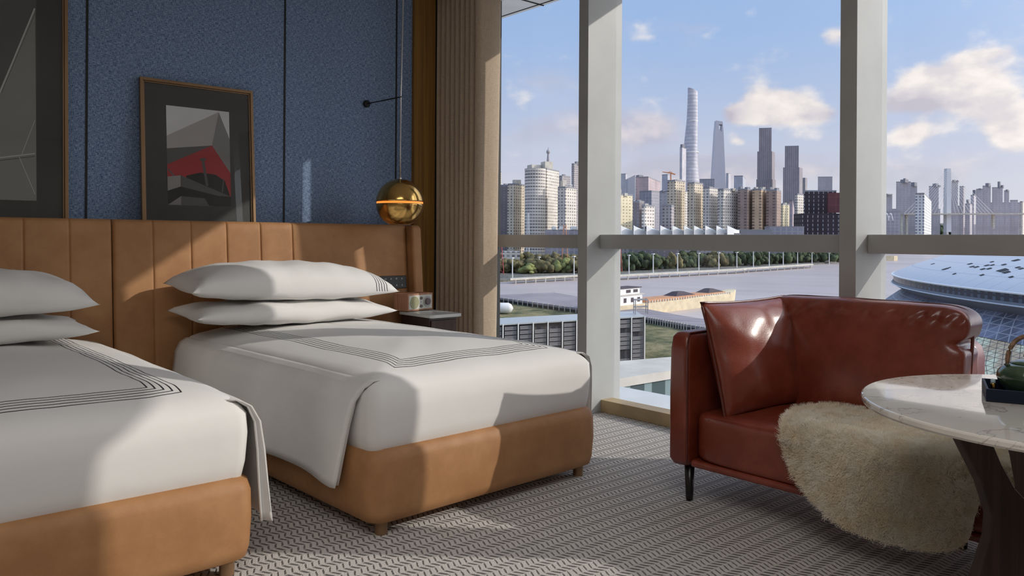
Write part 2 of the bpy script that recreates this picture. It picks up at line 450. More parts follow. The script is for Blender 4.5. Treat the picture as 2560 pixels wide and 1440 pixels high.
MB().box((-1.4, 4.917, 1.0), (3.19, WY-.002, 1.215)).build('shelf', M['oak'], hb)
# control panel on the headboard
cp = thing('control_panel', 'black bedside control panel set in the headboard beside the far pillow', 'control panel', (2.93, 4.76, .888))
def hbpt(x, z, out=0): return (x, hbY(z)-out, z)
def hbbox(mb, x0, x1, z0, z1, o0, o1, mi=0):
    vs = [hbpt(x0,z0,o0),hbpt(x1,z0,o0),hbpt(x1,z0,o1),hbpt(x0,z0,o1),hbpt(x0,z1,o0),hbpt(x1,z1,o0),hbpt(x1,z1,o1),hbpt(x0,z1,o1)]
    mb.add(vs, [(0,1,2,3),(4,7,6,5),(3,2,6,7),(0,4,5,1),(0,3,7,4),(1,5,6,2)], mi)
b = MB(); hbbox(b, 2.72, 3.165, .845, .935, -.005, .008); b.build('panel_plate', M['black'], cp, bevel=.004)
b = MB(); hbbox(b, 2.81, 2.872, .848, .932, .006, .0105); b.build('socket_plate', M['socket'], cp, bevel=.001)
b = MB(); hbbox(b, 2.876, 2.893, .848, .932, .006, .0105); b.build('socket_plate', M['socket'], cp, bevel=.001)
b = MB(); hbbox(b, 2.832, 2.836, .878, .902, .0105, .0112); hbbox(b, 2.846, 2.850, .878, .902, .0105, .0112); b.build('socket_slot', M['black'], cp)
for r, (zz, xs) in enumerate(((.914, (2.99, 3.035, 3.08, 3.125)), (.868, (2.945, 2.99, 3.035, 3.08, 3.125)))):
    for k, xx in enumerate(xs):
        b = MB()
        if r == 0 and k == 0: hbbox(b, xx-.007, xx+.007, zz-.002, zz+.003, .008, .0088)
        elif k % 2: 
            hbbox(b, xx-.005, xx+.005, zz-.004, zz, .008, .0088); hbbox(b, xx-.002, xx+.002, zz, zz+.006, .008, .0088)
        else:
            hbbox(b, xx-.005, xx+.005, zz-.005, zz-.003, .008, .0088); hbbox(b, xx-.005, xx+.005, zz+.004, zz+.006, .008, .0088)
            hbbox(b, xx-.005, xx-.003, zz-.003, zz+.004, .008, .0088); hbbox(b, xx+.002, xx+.004, zz-.003, zz+.004, .008, .0088)
        b.build('button_icon', M['icon'], cp)

# ------------------------------------------------------------------ beds
def rr(x0, x1, y0, y1, r, z, n=6):
    r = max(.0005, min(r, (x1-x0)/2-.0002, (y1-y0)/2-.0002)); P = []
    for cx, cy, a0 in ((x1-r, y1-r, 0), (x0+r, y1-r, 90), (x0+r, y0+r, 180), (x1-r, y0+r, 270)):
        for i in range(n+1):
            a = math.radians(a0+90*i/n); P.append(Vector((cx+r*math.cos(a), cy+r*math.sin(a), z)))
    Q = []
    for i, p in enumerate(P):      # subdivide the straight runs
        q = P[(i+1) % len(P)]; Q.append(p)
        if (i+1) % (n+1) == 0:
            for k in range(1, 16): Q.append(p.lerp(q, k/16))
    return Q
def bed(label, x, y, rz, leadL, leadR, bulge):
    t = thing('bed', label, 'bed', (x, y, 0), rz, 'beds against the headboard')
    W = .68; L = 1.945
    m = MB(); ls = []
    for z, ins in ((.05, .035), (.062, .014), (.10, .006), (.2, 0), (.30, .002), (.335, .012), (.35, .035), (.345, .06), (.31, .07)):
        ls.append(rr(-W+ins, W-ins, ins, L, .065, z))
    m.loops(ls); m.build('bed_frame', M['tan'], t, smooth=True, local=True)
    for sx in (-1, 1):
        for yy in (.035, L-.12):
            MB().lathe([(.026, 0), (.026, .055)], (sx*(W-.085), yy+.03, 0), 20).build('leg', M['copper'], t, smooth=False, local=True, bevel=.002)
    # mattress + duvet body
    m = MB(); ls = []
    prof = [(.315, .045), (.33, .03), (.40, .018), (.50, .012), (.57, .016), (.61, .034), (.635, .066), (.648, .11)]
    for k in range(1, 13):
        q = k/12; prof.append((.648+.05*(1-(1-q)**2.2), .11+(W-.1106)*q))
    for z, ins in prof:
        l = rr(-W+ins, W-ins, ins+.012, L, max(.05-ins*.1, .03), z)
        l = [Vector((p.x-bulge*max(0, p.y)*(.5 if p.x < 0 else 0)*min(1, ins*0+1)*(abs(p.x)/W), p.y, p.z+(.006*noise.noise(Vector((p.x*3+x, p.y*2.2, 0)))+.004*noise.noise(Vector((p.x*8+x, p.y*5, 3))) if z > .6 else 0)+(.0 if z < .6 else -.02*max(0, 1-(p.y)/.35)**2))) for p in l]
        ls.append(l)
    m.loops(ls); m.build('duvet', M['duvet'], t, smooth=True, local=True)
    for sx, lead in ((-1, leadL), (1, leadR)):
        P0 = [(W-.115, .630), (W-.05, .627), (W-.014, .597), (W+.014, .54), (W+.026, .44), (W+.034, .32), (W+.045, .185)]
        m = MB(); nu = 44; nv = 24
        def f(u, v):
            i = v*(len(P0)-1); a = int(min(i, len(P0)-2)); r = i-a; r2 = r*r*(3-2*r) if False else r
            px = P0[a][0]*(1-r2)+P0[a+1][0]*r2; pz = P0[a][1]*(1-r2)+P0[a+1][1]*r2
            ylead = .045+.05*max(0, 1-v/.35)**2+lead*v**1.2; pz -= .02*max(0, 1-v/.35)*max(0, 1-ylead/.35)**2
            if u < .12:            # the edge turns in toward the mattress
                q = u/.12; turn = 1-q
                yy = ylead+.035*math.sin(turn*2.2)*v
                yy -= .0; px -= (.03*v+.004)*turn
            else:
                q = (u-.12)/.88; yy = ylead+.03*0+(L-.02-ylead)*q
            px += (bulge*yy*.5 if sx < 0 else .0)+v*(.010*math.sin(yy*9)+.012*noise.noise(Vector((yy*4, sx, x))))
            if u >= .12: pz += -.012*math.sin(yy*7+1)*v*.5+.035*v*min(1, max(0, yy-.25)/.6)
            return (sx*px, yy, pz)
        m.grid(f, nu, nv, flip=(sx < 0))
        m.build('duvet_flap', M['white'], t, smooth=True, solid=.008, local=True)
    return t
bed('white-made twin bed nearer the window, whole foot end in view', 2.32, 2.72, math.radians(2.0), .14, .05, .05)
bed('white-made twin bed at the left edge, cut off by the frame', .50, 2.715, 0, .1, -.07, 0)

def pillow_mesh(mb, lx, ly, ht, hb_, nz=0, seed=0, pw=.42, pinch=.07, n=34, wr=.006):
    def P(u, v, s):
        u = u*2-1; v = v*2-1
        f = max(0, (1-abs(u)**2.4)*(1-abs(v)**2.4))**pw
        x = lx/2*u*(1-pinch*(1-v*v)*abs(u)**3); y = ly/2*v*(1-pinch*(1-u*u)*abs(v)**3)
        w = wr*noise.noise(Vector((x*7+seed, y*7, s*3)))*(1 if f > .02 else 0)+wr*1.3*math.sin(7*math.atan2(v, u)+seed)*f*(max(abs(u), abs(v))**6)
        return (x, y, (ht if s > 0 else -hb_)*f+w*f*3)
    mb.grid(lambda u, v: P(u, v, 1), n, n)
    mb.grid(lambda u, v: P(u, v, -1), n, n, flip=True)
    return mb
def outline(lx, ly, pinch, k=24):
    pts = []
    for side in range(4):
        for i in range(k):
            q = i/k*2-1
            u, v = ((q, -1), (1, q), (-q, 1), (-1, -q))[side]
            pts.append(Vector((lx/2*u*(1-pinch*(1-v*v)*abs(u)**3), ly/2*v*(1-pinch*(1-u*u)*abs(v)**3), 0)))
    return pts
def put(o, Mx): o.matrix_world = Mx
def bedpillow(label, c, lx, ly, ht, hb_, rz, tx, seed, ty=0, mt=None):
    m = MB(); pillow_mesh(m, lx, ly, ht, hb_, seed=seed)
    o = m.build('bed_pillow', mt or M['white'], smooth=True)
    bm_weld(o)
    o.location = c; o.rotation_euler = (tx, ty, rz)
    tag(o, label, 'pillow', 'bed pillows')
    return o
def bm_weld(o):
    import bmesh
    bm = bmesh.new(); bm.from_mesh(o.data); bmesh.ops.remove_doubles(bm, verts=bm.verts, dist=.0004); bm.to_mesh(o.data); bm.free()
bedpillow('lower white pillow lying on the bed nearer the window', (2.095, 4.42, .768), 1.24, .50, .075, .07, math.radians(1), .03, 2, .015)
bedpillow('upper white pillow with dark end lines, on the bed nearer the window', (2.09, 4.42, .905), 1.27, .50, .155, .065, math.radians(0), .06, 5, .03, M['pstripe'])
bedpillow('lower white pillow lying on the left bed', (.40, 4.42, .765), 1.24, .50, .07, .065, math.radians(-1), .03, 9, .02)
bedpillow('upper white pillow stacked on the left bed', (.40, 4.42, .900), 1.24, .50, .155, .065, math.radians(0), .06, 12, .02)

# ------------------------------------------------------------------ art
ar = {}
for nm, c in (('w', (206,204,206)), ('g1', (166,160,158)), ('g2', (126,123,122)), ('g3', (88,86,85)), ('red', (158,52,56)), ('dk', (44,42,40)), ('lt', (176,170,166)), ('line', (190,188,186)), ('panel', (134,132,129))):
    ar[nm] = mat('print_'+nm, srgb(*c), .7)
def artwork(label, x0, x1, z0, z1, yb, yt, prints):
    t = thing('framed_artwork', label, 'framed art', ((x0+x1)/2, yb, z0))
    H = z1-z0; W = x1-x0; ang = math.atan2(yt-yb, H)
    Mx = Matrix.Translation((x0, yb, z0))@Matrix.Rotation(-ang, 4, 'X')      # local: x right, z up, -y to the room
    def B(a, b_): return MB().box(a, b_, 0, Mx)
    fr = MB(); w = .018; dth = .028
    for a, b_ in (((0,-dth,0),(w,0,H)), ((W-w,-dth,0),(W,0,H)), ((w,-dth,0),(W-w,0,w)), ((w,-dth,H-w),(W-w,0,H))): fr.box(a, b_, 0, Mx)
    fr.build('frame', M['copper'], t, bevel=.002)
    f2 = MB(); i = w+.002; w2 = .006
    for a, b_ in (((i,-.02,i),(i+w2,-.004,H-i)), ((W-i-w2,-.02,i),(W-i,-.004,H-i)), ((i,-.02,i),(W-i,-.004,i+w2)), ((i,-.02,H-i-w2),(W-i,-.004,H-i))): f2.box(a, b_, 0, Mx)
    f2.build('frame_lip', M['copper'], t)
    B((w,-.012,w), (W-w,-.002,H-w)).build('mat_board', M['glasspic'], t)
    B((w,-.0185,w), (W-w,-.0175,H-w)).build('glazing', M['glass'], t)
    prints(t, Mx)
    return t
def sheet(t, Mx, x0, x1, z0, z1, polys, name='print'):
    # one printed sheet; flat coloured areas are steps of a fraction of a millimetre
    m = MB(); mats = []; 
    def mi(k):
        if ar[k] not in mats: mats.append(ar[k])
        return mats.index(ar[k])
    e = -.0125
    m.box((x0, -.0135, z0), (x1, -.012, z1), mi(polys[0][0]), Mx)
    for k, (c, pts) in enumerate(polys[1:]):
        yy = -.0136-.00007*k
        m.add([Mx@Vector((x0+(x1-x0)*a, yy, z0+(z1-z0)*b_)) for a, b_ in pts], [tuple(range(len(pts)))], mi(c))
    m.build(name, mats, t)
def P1(t, Mx):
    # sheet spans X 1.58..1.967, z 1.394..2.003 ; crop pixels (1082..1490, 668..1325)
    def q(x, y):
        a = (x-1083)/(1489-1083); yt = 667+(713-667)*a; yb = 1312+(1327-1312)*a
        return (a, 1-(y-yt)/(yb-yt))
    C_ = lambda *p: [(min(1, max(0, q(*r)[0])), min(1, max(0, q(*r)[1]))) for r in p]
    polys = [('w', None),
        ('g1', C_((1083,865),(1420,713),(1370,930),(1083,948))),
        ('g2', C_((1420,713),(1489,890),(1489,1110),(1370,930))),
        ('g3', C_((1083,948),(1370,930),(1083,1052))),
        ('red', C_((1083,1052),(1370,930),(1489,1110),(1489,1327),(1083,1200))),
        ('dk', C_((1200,1125),(1290,1105),(1390,1120),(1450,1160),(1480,1250),(1480,1300),(1200,1250))),
        ('g3', C_((1290,1015),(1328,1012),(1330,1022),(1318,1030),(1342,1192),(1325,1192),(1300,1030),(1288,1024))),
        ('g3', C_((1440,1145),(1446,1147),(1436,1232),(1428,1232))),
        ('g3', C_((1083,1080),(1092,1080),(1130,1125),(1118,1127))),
        ('g2', C_((1083,1130),(1165,1122),(1165,1195),(1083,1222))),
        ('g3', C_((1165,1122),(1430,1238),(1489,1262),(1489,1268),(1400,1256),(1165,1195))),
        ('dk', C_((1083,1222),(1165,1195),(1400,1256),(1489,1262),(1489,1327),(1083,1312))),
        ('g3', C_((1165,1257),(1315,1272),(1345,1322),(1165,1315))),
        ('g2', C_((1083,1312),(1165,1257),(1165,1315)))]
    for k in range(8):
        x = 1090+k*9.5; polys.append(('lt', C_((x,1131-k),(x+3,1131-k),(x+3,1217-k*3),(x,1218-k*3))))
    x0 = 1.58-1.429; x1 = 1.967-1.429
    sheet(t, Mx, x0, x1, 1.394-1.217, 2.003-1.217, polys)
artwork('small copper-framed print of a grey and red angular building, leaning above the headboard', 1.429, 2.123, 1.217, 2.156, 4.96, 5.03, P1)
def P2(t, Mx):
    x0 = .10; x1 = .889-(-.26); z0 = 1.392-1.217; z1 = 2.55-1.217
    # visible part: image px 0..89 -> a from ~.66..1 ; lines taken from the photo
    def q(px, py):
        X = 4.97*(.6587+.7524*((px-1280)/1977-.0012))/(.7524-.6587*((px-1280)/1977-.0012))
        d = .6587*X+.7524*4.97; z = 1.2-(py-590.2)/1977*d
        return ((X+.26-x0)/(x1-x0), (z-1.217-z0)/(z1-z0))
    def ln(a, b_, w=2.2):
        (x1_, y1_), (x2_, y2_) = a, b_
        L = math.hypot(x2_-x1_, y2_-y1_); nx = -(y2_-y1_)/L*w/2; ny = (x2_-x1_)/L*w/2
        cl = lambda p: (min(1, max(0, p[0])), min(1, max(0, p[1])))
        return [cl(q(x1_+nx, y1_+ny)), cl(q(x2_+nx, y2_+ny)), cl(q(x2_-nx, y2_-ny)), cl(q(x1_-nx, y1_-ny))]
    cl = lambda p: (min(1, max(0, p[0])), min(1, max(0, p[1])))
    polys = [('g3', None), ('panel', [(0, 0), (1, 0), cl(q(89, 20)), cl(q(-60, 360)), (0, .3)]),
             ('line', ln((0, 232), (88, 18), 3.5)), ('g3', ln((4, 232), (89, 30), 1.5)), ('line', ln((-80, 405), (88, 384), 2.5)), ('g3', ln((-80, 412), (88, 391), 2)),
             ('line', ln((88, 300), (55, 386), 1.5)), ('line', ln((48, 392), (88, 486), 1.5))]
    sheet(t, Mx, x0, x1, z0, z1, polys)
artwork('tall copper-framed grey line drawing at the left edge above the headboard', -.26, 1.042, 1.217, 2.95, 4.96, 5.03, P2)

# ------------------------------------------------------------------ pendant lamp
PLx, PLy, PLz = 2.985, 4.576, 1.443; R_ = .163
pl = thing('pendant_lamp', 'brass globe pendant lamp hanging beside the bed by the curtain', 'lamp', (PLx, PLy, PLz))
up = MB(); prof = []
for i in range(25):
    a = math.radians(2+i*(88-2.5)/24); prof.append((R_*math.sin(a), R_*math.cos(a)*1.0))
up.lathe(prof, (PLx, PLy, PLz), 64, cap0=True, cap1=False); up.build('upper_shade', M['brass'], pl, smooth=True, solid=.002)
lo = MB(); prof = []
for i in range(25):
    a = math.radians(92.5+i*(155-92.5)/24); prof.append((R_*math.sin(a), R_*math.cos(a)))
lo.lathe(prof, (PLx, PLy, PLz), 64, cap0=False, cap1=False); lo.build('lower_shade', M['brass'], pl, smooth=True, solid=.002)
MB().lathe([(R_*.97, -.006), (R_*.97, .006)], (PLx, PLy, PLz), 64, cap0=True, cap1=True).build('light_slot', M['copperin'], pl)
zc = R_*math.cos(math.radians(155)); rc = R_*math.sin(math.radians(155))
MB().tube([(PLx+rc*math.cos(2*PI*i/48), PLy+rc*math.sin(2*PI*i/48), PLz+zc) for i in range(48)], .0025, 8, closed=True).build('bottom_rim', M['copper'], pl, smooth=True)
MB().lathe([(.002, -.006), (rc*.96, -.004), (rc*.96, 0)], (PLx, PLy, PLz+zc+.012), 40).build('diffuser', mat('lamp_diffuser', srgb(190,170,140), .5), pl)
MB().lathe([(.012, 0), (.009, .012), (.005, .018)], (PLx, PLy, PLz+R_-.004), 16).build('cap', M['steel'], pl, smooth=True)
tip = Vector((PLx+.002, PLy, 2.168))
MB().tube([(PLx, PLy, PLz+R_), tip, tip+Vector((.014, -.012, 1.03))], .0048, 10).build('stem', M['steel'], pl, smooth=True)
MB().tube([(2.990, WY-.006, 2.178), (tip.x, tip.y-.006, tip.z)], .0045, 8).build('wall_arm', M['blackm'], pl, smooth=True)
Mr = Matrix.Translation((2.990, WY-.002, 2.178))@Matrix.Rotation(PI/2, 4, 'X')
MB().lathe([(.026, 0), (.026, .016), (.022, .02)], (0,0,0), 28, M=Mr).build('wall_mount', M['blackm'], pl, smooth=True)

# ------------------------------------------------------------------ nightstand + radio
ns = thing('nightstand', 'small stone-topped nightstand between the far bed and the curtain', 'nightstand', (3.19, 4.42, 0))
NZ = .70
m = MB(); m.loops([rr(3.0, 3.26, 4.22, 4.62, .03, NZ-.022), rr(3.0, 3.26, 4.22, 4.62, .03, NZ)]); m.build('top', M['marbtrim'], ns, bevel=.004)
m = MB(); m.box((3.02, 4.27, .12), (3.245, 4.61, NZ-.0225)); m.build('cabinet', M['darkwood'], ns, bevel=.005)
m = MB(); m.box((3.03, 4.258, .36), (3.235, 4.2695, NZ-.04)); dr = m.build('drawer', M['walnut2'], ns, bevel=.003)
MB().lathe([(.009, 0), (.012, .016)], (0,0,0), 16, M=Matrix.Translation((3.13, 4.257, .5))@Matrix.Rotation(PI/2, 4, 'X')).build('knob', M['brass'], dr, smooth=True)
for x in (3.04, 3.225):
    for y in (4.29, 4.59): MB().lathe([(.012, 0), (.018, .12)], (x, y, 0), 12).build('leg', M['legdark'], ns, smooth=True)
th = math.radians(12)
rp = PX(1019, 784.5, 5.36); RX, RY = rp.x, rp.y
rad = thing('table_radio', 'small wooden table radio with round dial and speaker on the nightstand', 'radio', (RX, RY, NZ), th)
RW, RD, RH = .25, .135, .122
MB().box((0, 0, .004), (RW, RD, RH)).build('case', M['radiowood'], rad, bevel=.003, local=True)
MB().box((.012, -.002, .015), (RW-.012, .004, RH-.012)).build('face_plate', M['plate_sil'], rad, bevel=.001, local=True)
def disc(x, z, r, t0, t1, n=32): return MB().lathe([(r, t0), (r, t1)], (0,0,0), n, M=Matrix.Translation((x, -.002, z))@Matrix.Rotation(PI/2, 4, 'X'))
disc(.064, .061, .043, 0, .003).build('speaker_grille', M['grille'], rad, local=True, bevel=.001)
dl = disc(.192, .063, .039, 0, .004).build('dial', M['steel'], rad, local=True, bevel=.001)
disc(.192, .063, .023, .004, .014).build('tuning_knob', M['knob'], rad, local=True, bevel=.002)
disc(.130, .089, .0095, 0, .009, 20).build('knob', M['knob'], rad, local=True, bevel=.001)
disc(.130, .034, .0095, 0, .009, 20).build('knob', M['knob'], rad, local=True, bevel=.001)
disc(.130, .061, .002, 0, .002, 10).build('indicator', M['knob'], rad, local=True)
for fx in (.02, RW-.02):
    for fy in (.02, RD-.02): MB().lathe([(.006, 0), (.006, .005)], (fx, fy, -.0), 10).build('foot', M['black'], rad, local=True)

# ------------------------------------------------------------------ sofa
def puff(mb, c, sz, n=6, k=14, fn=None):
    # superellipsoid box
    fs = []; vs = []; key = {}
    def V(p):
        q = tuple(round(a, 5) for a in p)
        if q in key: return key[q]
        x, y, z = p; l = (abs(x)**n+abs(y)**n+abs(z)**n)**(1/n)
        w = Vector((x/l*sz[0]/2, y/l*sz[1]/2, z/l*sz[2]/2))
        if fn: w = fn(w, (x/l, y/l, z/l))
        key[q] = len(vs); vs.append((c[0]+w.x, c[1]+w.y, c[2]+w.z)); return key[q]
    def S(a): return math.copysign(abs(a)**.75, a)
    for ax in range(3):
        for sg in (-1, 1):
            for i in range(k):
                for j in range(k):
                    q = []
                    for (di, dj) in ((0,0),(1,0),(1,1),(0,1)):
                        a = S((i+di)/k*2-1); b_ = S((j+dj)/k*2-1); p = [0,0,0]; p[ax] = sg; p[(ax+1) % 3] = a; p[(ax+2) % 3] = b_
                        q.append(V(p))
                    fs.append(q if sg > 0 else q[::-1])
    mb.add(vs, fs); return mb
sofa = thing('sofa', 'low reddish-brown leather sofa with one left arm, standing before the windows', 'sofa', (3.4, 1.3, 0))
# left arm: slightly tapering, rounded
m = MB(); ls = []
for z, xi, yi in ((.175, .012, .012), (.20, 0, 0), (.5, .0, .0), (.70, .004, .002), (.755, .012, .006), (.775, .028, .018), (.782, .05, .04)):
    ls.append(rr(2.955+xi, 3.86-xi, 2.165+yi, 2.272-yi, .022, z))
m.loops(ls); m.build('armrest', M['red'], sofa, smooth=True)
MB().tube([(2.962, 2.171, z/100) for z in range(19, 76, 3)]+[(2.99, 2.18, .775), (3.4, 2.18, .782), (3.8, 2.18, .782)], .005, 8).build('piping', M['redpipe'], sofa, smooth=True)
m = MB(); ls = []
for z, i in ((.175, .01), (.20, 0), (.70, .0), (.745, .01), (.765, .028), (.77, .05)):
    ls.append(rr(3.74+i*.6, 3.86-i*.6, 1.24+i, 2.164, .02, z))
m.loops(ls); m.build('back_shell', M['red'], sofa, smooth=True)
MB().tube([(3.745, 1.247, z/100) for z in range(44, 74, 3)]+[(3.75, 1.27, .762), (3.75, 1.5, .773), (3.75, 2.15, .773)], .006, 8).build('piping', M['redpipe'], sofa, smooth=True)
Y0 = .12
m = MB()
def seatfn(w, n): 
    w = w.copy()
    if n[2] > .5: w.z += .012*noise.noise(Vector((w.x*3, w.y*3, 1)))+.012*(1-n[0]**2)*(1-n[1]**4)
    if n[0] < -.5: w.x -= .006*(1-n[2]**2)
    return w
puff(m, (3.36, (Y0+2.16)/2, .312), (.77, 2.16-Y0, .228), 14, 22, seatfn); m.build('seat_cushion', M['red'], sofa, smooth=True)
MB().tube([(2.985, y/100, .398) for y in range(18, 214, 7)], .0045, 8).build('piping', M['redpipe'], sofa, smooth=True)
m = MB(); m.box((2.975, Y0+.02, .172), (3.73, 2.164, .205)); m.build('base_rail', M['red'], sofa, bevel=.012)
for x, y in ((3.03, 2.205), (3.375, 1.163), (3.78, 2.2), (3.05, .2), (3.7, .2), (3.78, 1.35)):
    MB().lathe([(.015, 0), (.017, .01), (.024, .174)], (x, y, 0), 20).build('leg', M['legdark'], sofa, smooth=True)
m = MB()
def backfn(w, n):
    w = w.copy(); z = w.z; y = w.y
    tz = (z+.25)/.5
    # top frill: crumpled leather along the top edge
    cr = math.exp(-((z-.205)/.028)**2)
    w.x += -.007*cr*(math.sin(y*75+2*math.sin(y*17)+z*60)+.9*noise.noise(Vector((y*40, z*30, 0)))) if n[0] < 0 else 0
    w.x += (-.03*(1-n[1]**2)*(1-n[2]**2)) if n[0] < 0 else 0
    w.x += .08*(tz-.5)*1.0
    we = min(1, max(0, (-n[1]-.82)/.16)); we = we*we*(3-2*we)
    w.y += we*(.034*math.exp(-((z-.10)/.020)**2)-.014*math.exp(-((z-.19)/.05)**2))
    w.z += .006*noise.noise(Vector((y*5, 0, 3))) if z > .1 else 0
    return w
puff(m, (3.60, 1.677, .675), (.20, .93, .515), 9, 64, backfn); m.build('back_cushion', M['red'], sofa, smooth=True)
bp = []
for i in range(60):
    a = i/60*2*PI; s_y = math.copysign(abs(math.cos(a))**.22, math.cos(a))*.462; s_z = math.copysign(abs(math.sin(a))**.22, math.sin(a))*.254
    bp.append((3.605+.08*(s_z/.515), 1.677+s_y, .675+s_z))
MB().tube(bp, .007, 8, closed=True).build('cushion_piping', M['redpipe'], sofa, smooth=True)
# throw cushion
ax = Vector((.535, -.07, .01)).normalized(); upv = Vector((-.10, .14, .465)); nz = ax.cross(upv).normalized()
if nz.y > 0: nz = -nz
upv = nz.cross(ax).normalized()
if upv.z < 0: upv = -upv
Mx = Matrix(((ax.x, upv.x, nz.x, 3.305), (ax.y, upv.y, nz.y, 2.03), (ax.z, upv.z, nz.z, .668), (0,0,0,1)))
tc = thing('throw_cushion', 'square glossy red-brown leather cushion leaning in the left corner of the sofa', 'cushion', (3.335, 2.05, .45))
m = MB(); pillow_mesh(m, .59, .52, .10, .085, seed=3, pw=.5, pinch=.04, n=44, wr=.007); m.v = [tuple(Mx@Vector(v)) for v in m.v]
o = m.build('cover', M['red'], tc, smooth=True); bm_weld(o)
MB().tube([Mx@p for p in outline(.596, .526, .04)], .0055, 8, closed=True).build('piping', M['redpipe'], tc, smooth=True)

# ------------------------------------------------------------------ sheepskin
def fur_mat():
    m = bpy.data.materials.new('cream_wool'); m.use_nodes = True; t = NT(m); p = t.n['Principled BSDF']
    f = t.noise(12, t.obj(), 4); t.L(t.mix(t.ramp(f, .3, .7), srgb(250,236,210), srgb(254,248,234)), p.inputs['Base Color'])
    p.inputs['Roughness'].default_value = .9; p.inputs['Sheen Weight'].default_value = .2
    return m
M['fur'] = fur_mat()
outl = [(1.71,-.02),(1.76,-.15),(1.80,-.32),(1.74,-.45),(1.5,-.50),(1.1,-.52),(.7,-.50),(.35,-.45),(.22,-.3),(.22,-.08),(.3,.035),(.5,.035),(.7,.05),(.84,.03),(.935,.055),(.965,.14),(.985,.23),(1.06,.285),(1.2,.315),(1.36,.31),(1.5,.255),(1.62,.17),(1.68,.08)]
def catmull(P, k=6):
    out = []; n = len(P)
    for i in range(n):
        p0, p1, p2, p3 = P[i-1], P[i], P[(i+1) % n], P[(i+2) % n]
        for j in range(k):
            t = j/k
            out.append(tuple(.5*((2*p1[a])+(-p0[a]+p2[a])*t+(2*p0[a]-5*p1[a]+4*p2[a]-p3[a])*t*t+(-p0[a]+3*p1[a]-3*p2[a]+p3[a])*t**3) for a in (0, 1)))
    return out
OL = catmull(outl)
def drape(Y, b_):
    # b<0 on the seat, b>0 hanging in front of it
    r = .06; xe = 2.945; zt = .452
    if b_ < -r: return (xe+r-(b_+r), Y, zt+.004*math.sin(Y*20))
    a = (b_+r)/r
    if a < PI/2: return (xe+r-r*math.sin(a), Y, zt-r+r*math.cos(a))
    rest = (a-PI/2)*r
    return (xe-.04*math.sin(min(1, rest/.3)*PI/2)-.012*math.sin(Y*14), Y, zt-r-rest)
sk = MB(); NR = 26; n = len(OL); ctr = (1.18, -.12)
vs = [drape(*ctr)]; fs = []
for j in range(1, NR+1):
    for i in range(n):
        q = j/NR; vs.append(drape(ctr[0]+(OL[i][0]-ctr[0])*q, ctr[1]+(OL[i][1]-ctr[1])*q))
for i in range(n): fs.append((0, 1+(i+1) % n, 1+i))
for j in range(NR-1):
    for i in range(n):
        a = 1+j*n+i; b_ = 1+j*n+(i+1) % n; fs.append((a, b_, b_+n, a+n))
sk.add(vs, fs)
sheep = sk.build('sheepskin_throw', M['fur'], smooth=True)
tag(sheep, 'cream sheepskin throw draped over the front edge of the red leather sofa', 'sheepskin')
import bmesh
bmm = bmesh.new(); bmm.from_mesh(sheep.data); bmesh.ops.recalc_face_normals(bmm, faces=bmm.faces)
bmm.faces.ensure_lookup_table()
s = sum(f.normal.z-f.normal.x for f in bmm.faces)
if s < 0: bmesh.ops.reverse_faces(bmm, faces=bmm.faces)
bmm.to_mesh(sheep.data); bmm.free()
md = sheep.modifiers.new('fur', 'PARTICLE_SYSTEM'); ps = sheep.particle_systems[0].settings
ps.type = 'HAIR'; ps.count = 9000; ps.hair_length = .024; ps.hair_step = 3
ps.child_type = 'INTERPOLATED'; ps.rendered_child_count = 14; ps.child_percent = 1 if hasattr(ps, 'child_percent') else 1
ps.brownian_factor = .006; ps.clump_factor = .15; ps.clump_shape = -.2; ps.roughness_1 = .006; ps.roughness_1_size = .05; ps.roughness_endpoint = .014; ps.roughness_2 = .006
ps.root_radius = 1.0; ps.tip_radius = .4; ps.radius_scale = .0011; ps.child_length = 1; ps.child_radius = .02
ps.material = 1

# ------------------------------------------------------------------ round table and the things on it
TCx, TCy, TR, TZ = 2.583, .5925, .552, .75
tb = thing('round_table', 'round white marble-topped table with dark crossed wooden legs', 'table', (TCx, TCy, 0))
m = MB(); m.lathe([(TR-.02, TZ-.026), (TR-.004, TZ-.022), (TR, TZ-.016), (TR, TZ-.006), (TR-.002, TZ-.002), (TR-.006, TZ)], (TCx, TCy, 0), 128); m.build('marble_top', M['marble'], tb, smooth=False, bevel=0)
prof = [(-.415,0),(-.30,.28),(-.262,.40),(-.258,.46),(-.285,.545),(-.375,.722),(-.285,.722),(-.232,.60),(-.195,.535),(-.15,.488),(-.09,.465),(0,.458)]
low = [(0,.31),(-.10,.305),(-.17,.26),(-.22,.17),(-.305,0)]
half = prof; right = [(-x, z) for x, z in prof[::-1][1:]]
poly = catmull_ = prof+right+[(-x, z) for x, z in low[::-1]]+low[1:]
def plank(ang, th=.042):
    m = MB(); d = Vector((math.cos(ang), math.sin(ang), 0)); nn = Vector((-d.y, d.x, 0))
    A = [Vector((TCx, TCy, 0))+d*x+nn*th/2+Vector((0,0,z+.002)) for x, z in poly]
    B_ = [Vector((TCx, TCy, 0))+d*x-nn*th/2+Vector((0,0,z+.002)) for x, z in poly]
    return m.loops([A, B_])
aR = math.atan2(RT.y, RT.x)
for k in range(2):
    plank(aR+.0+k*PI/2).build('crossed_leg', M['walnut2'], tb, bevel=.004)
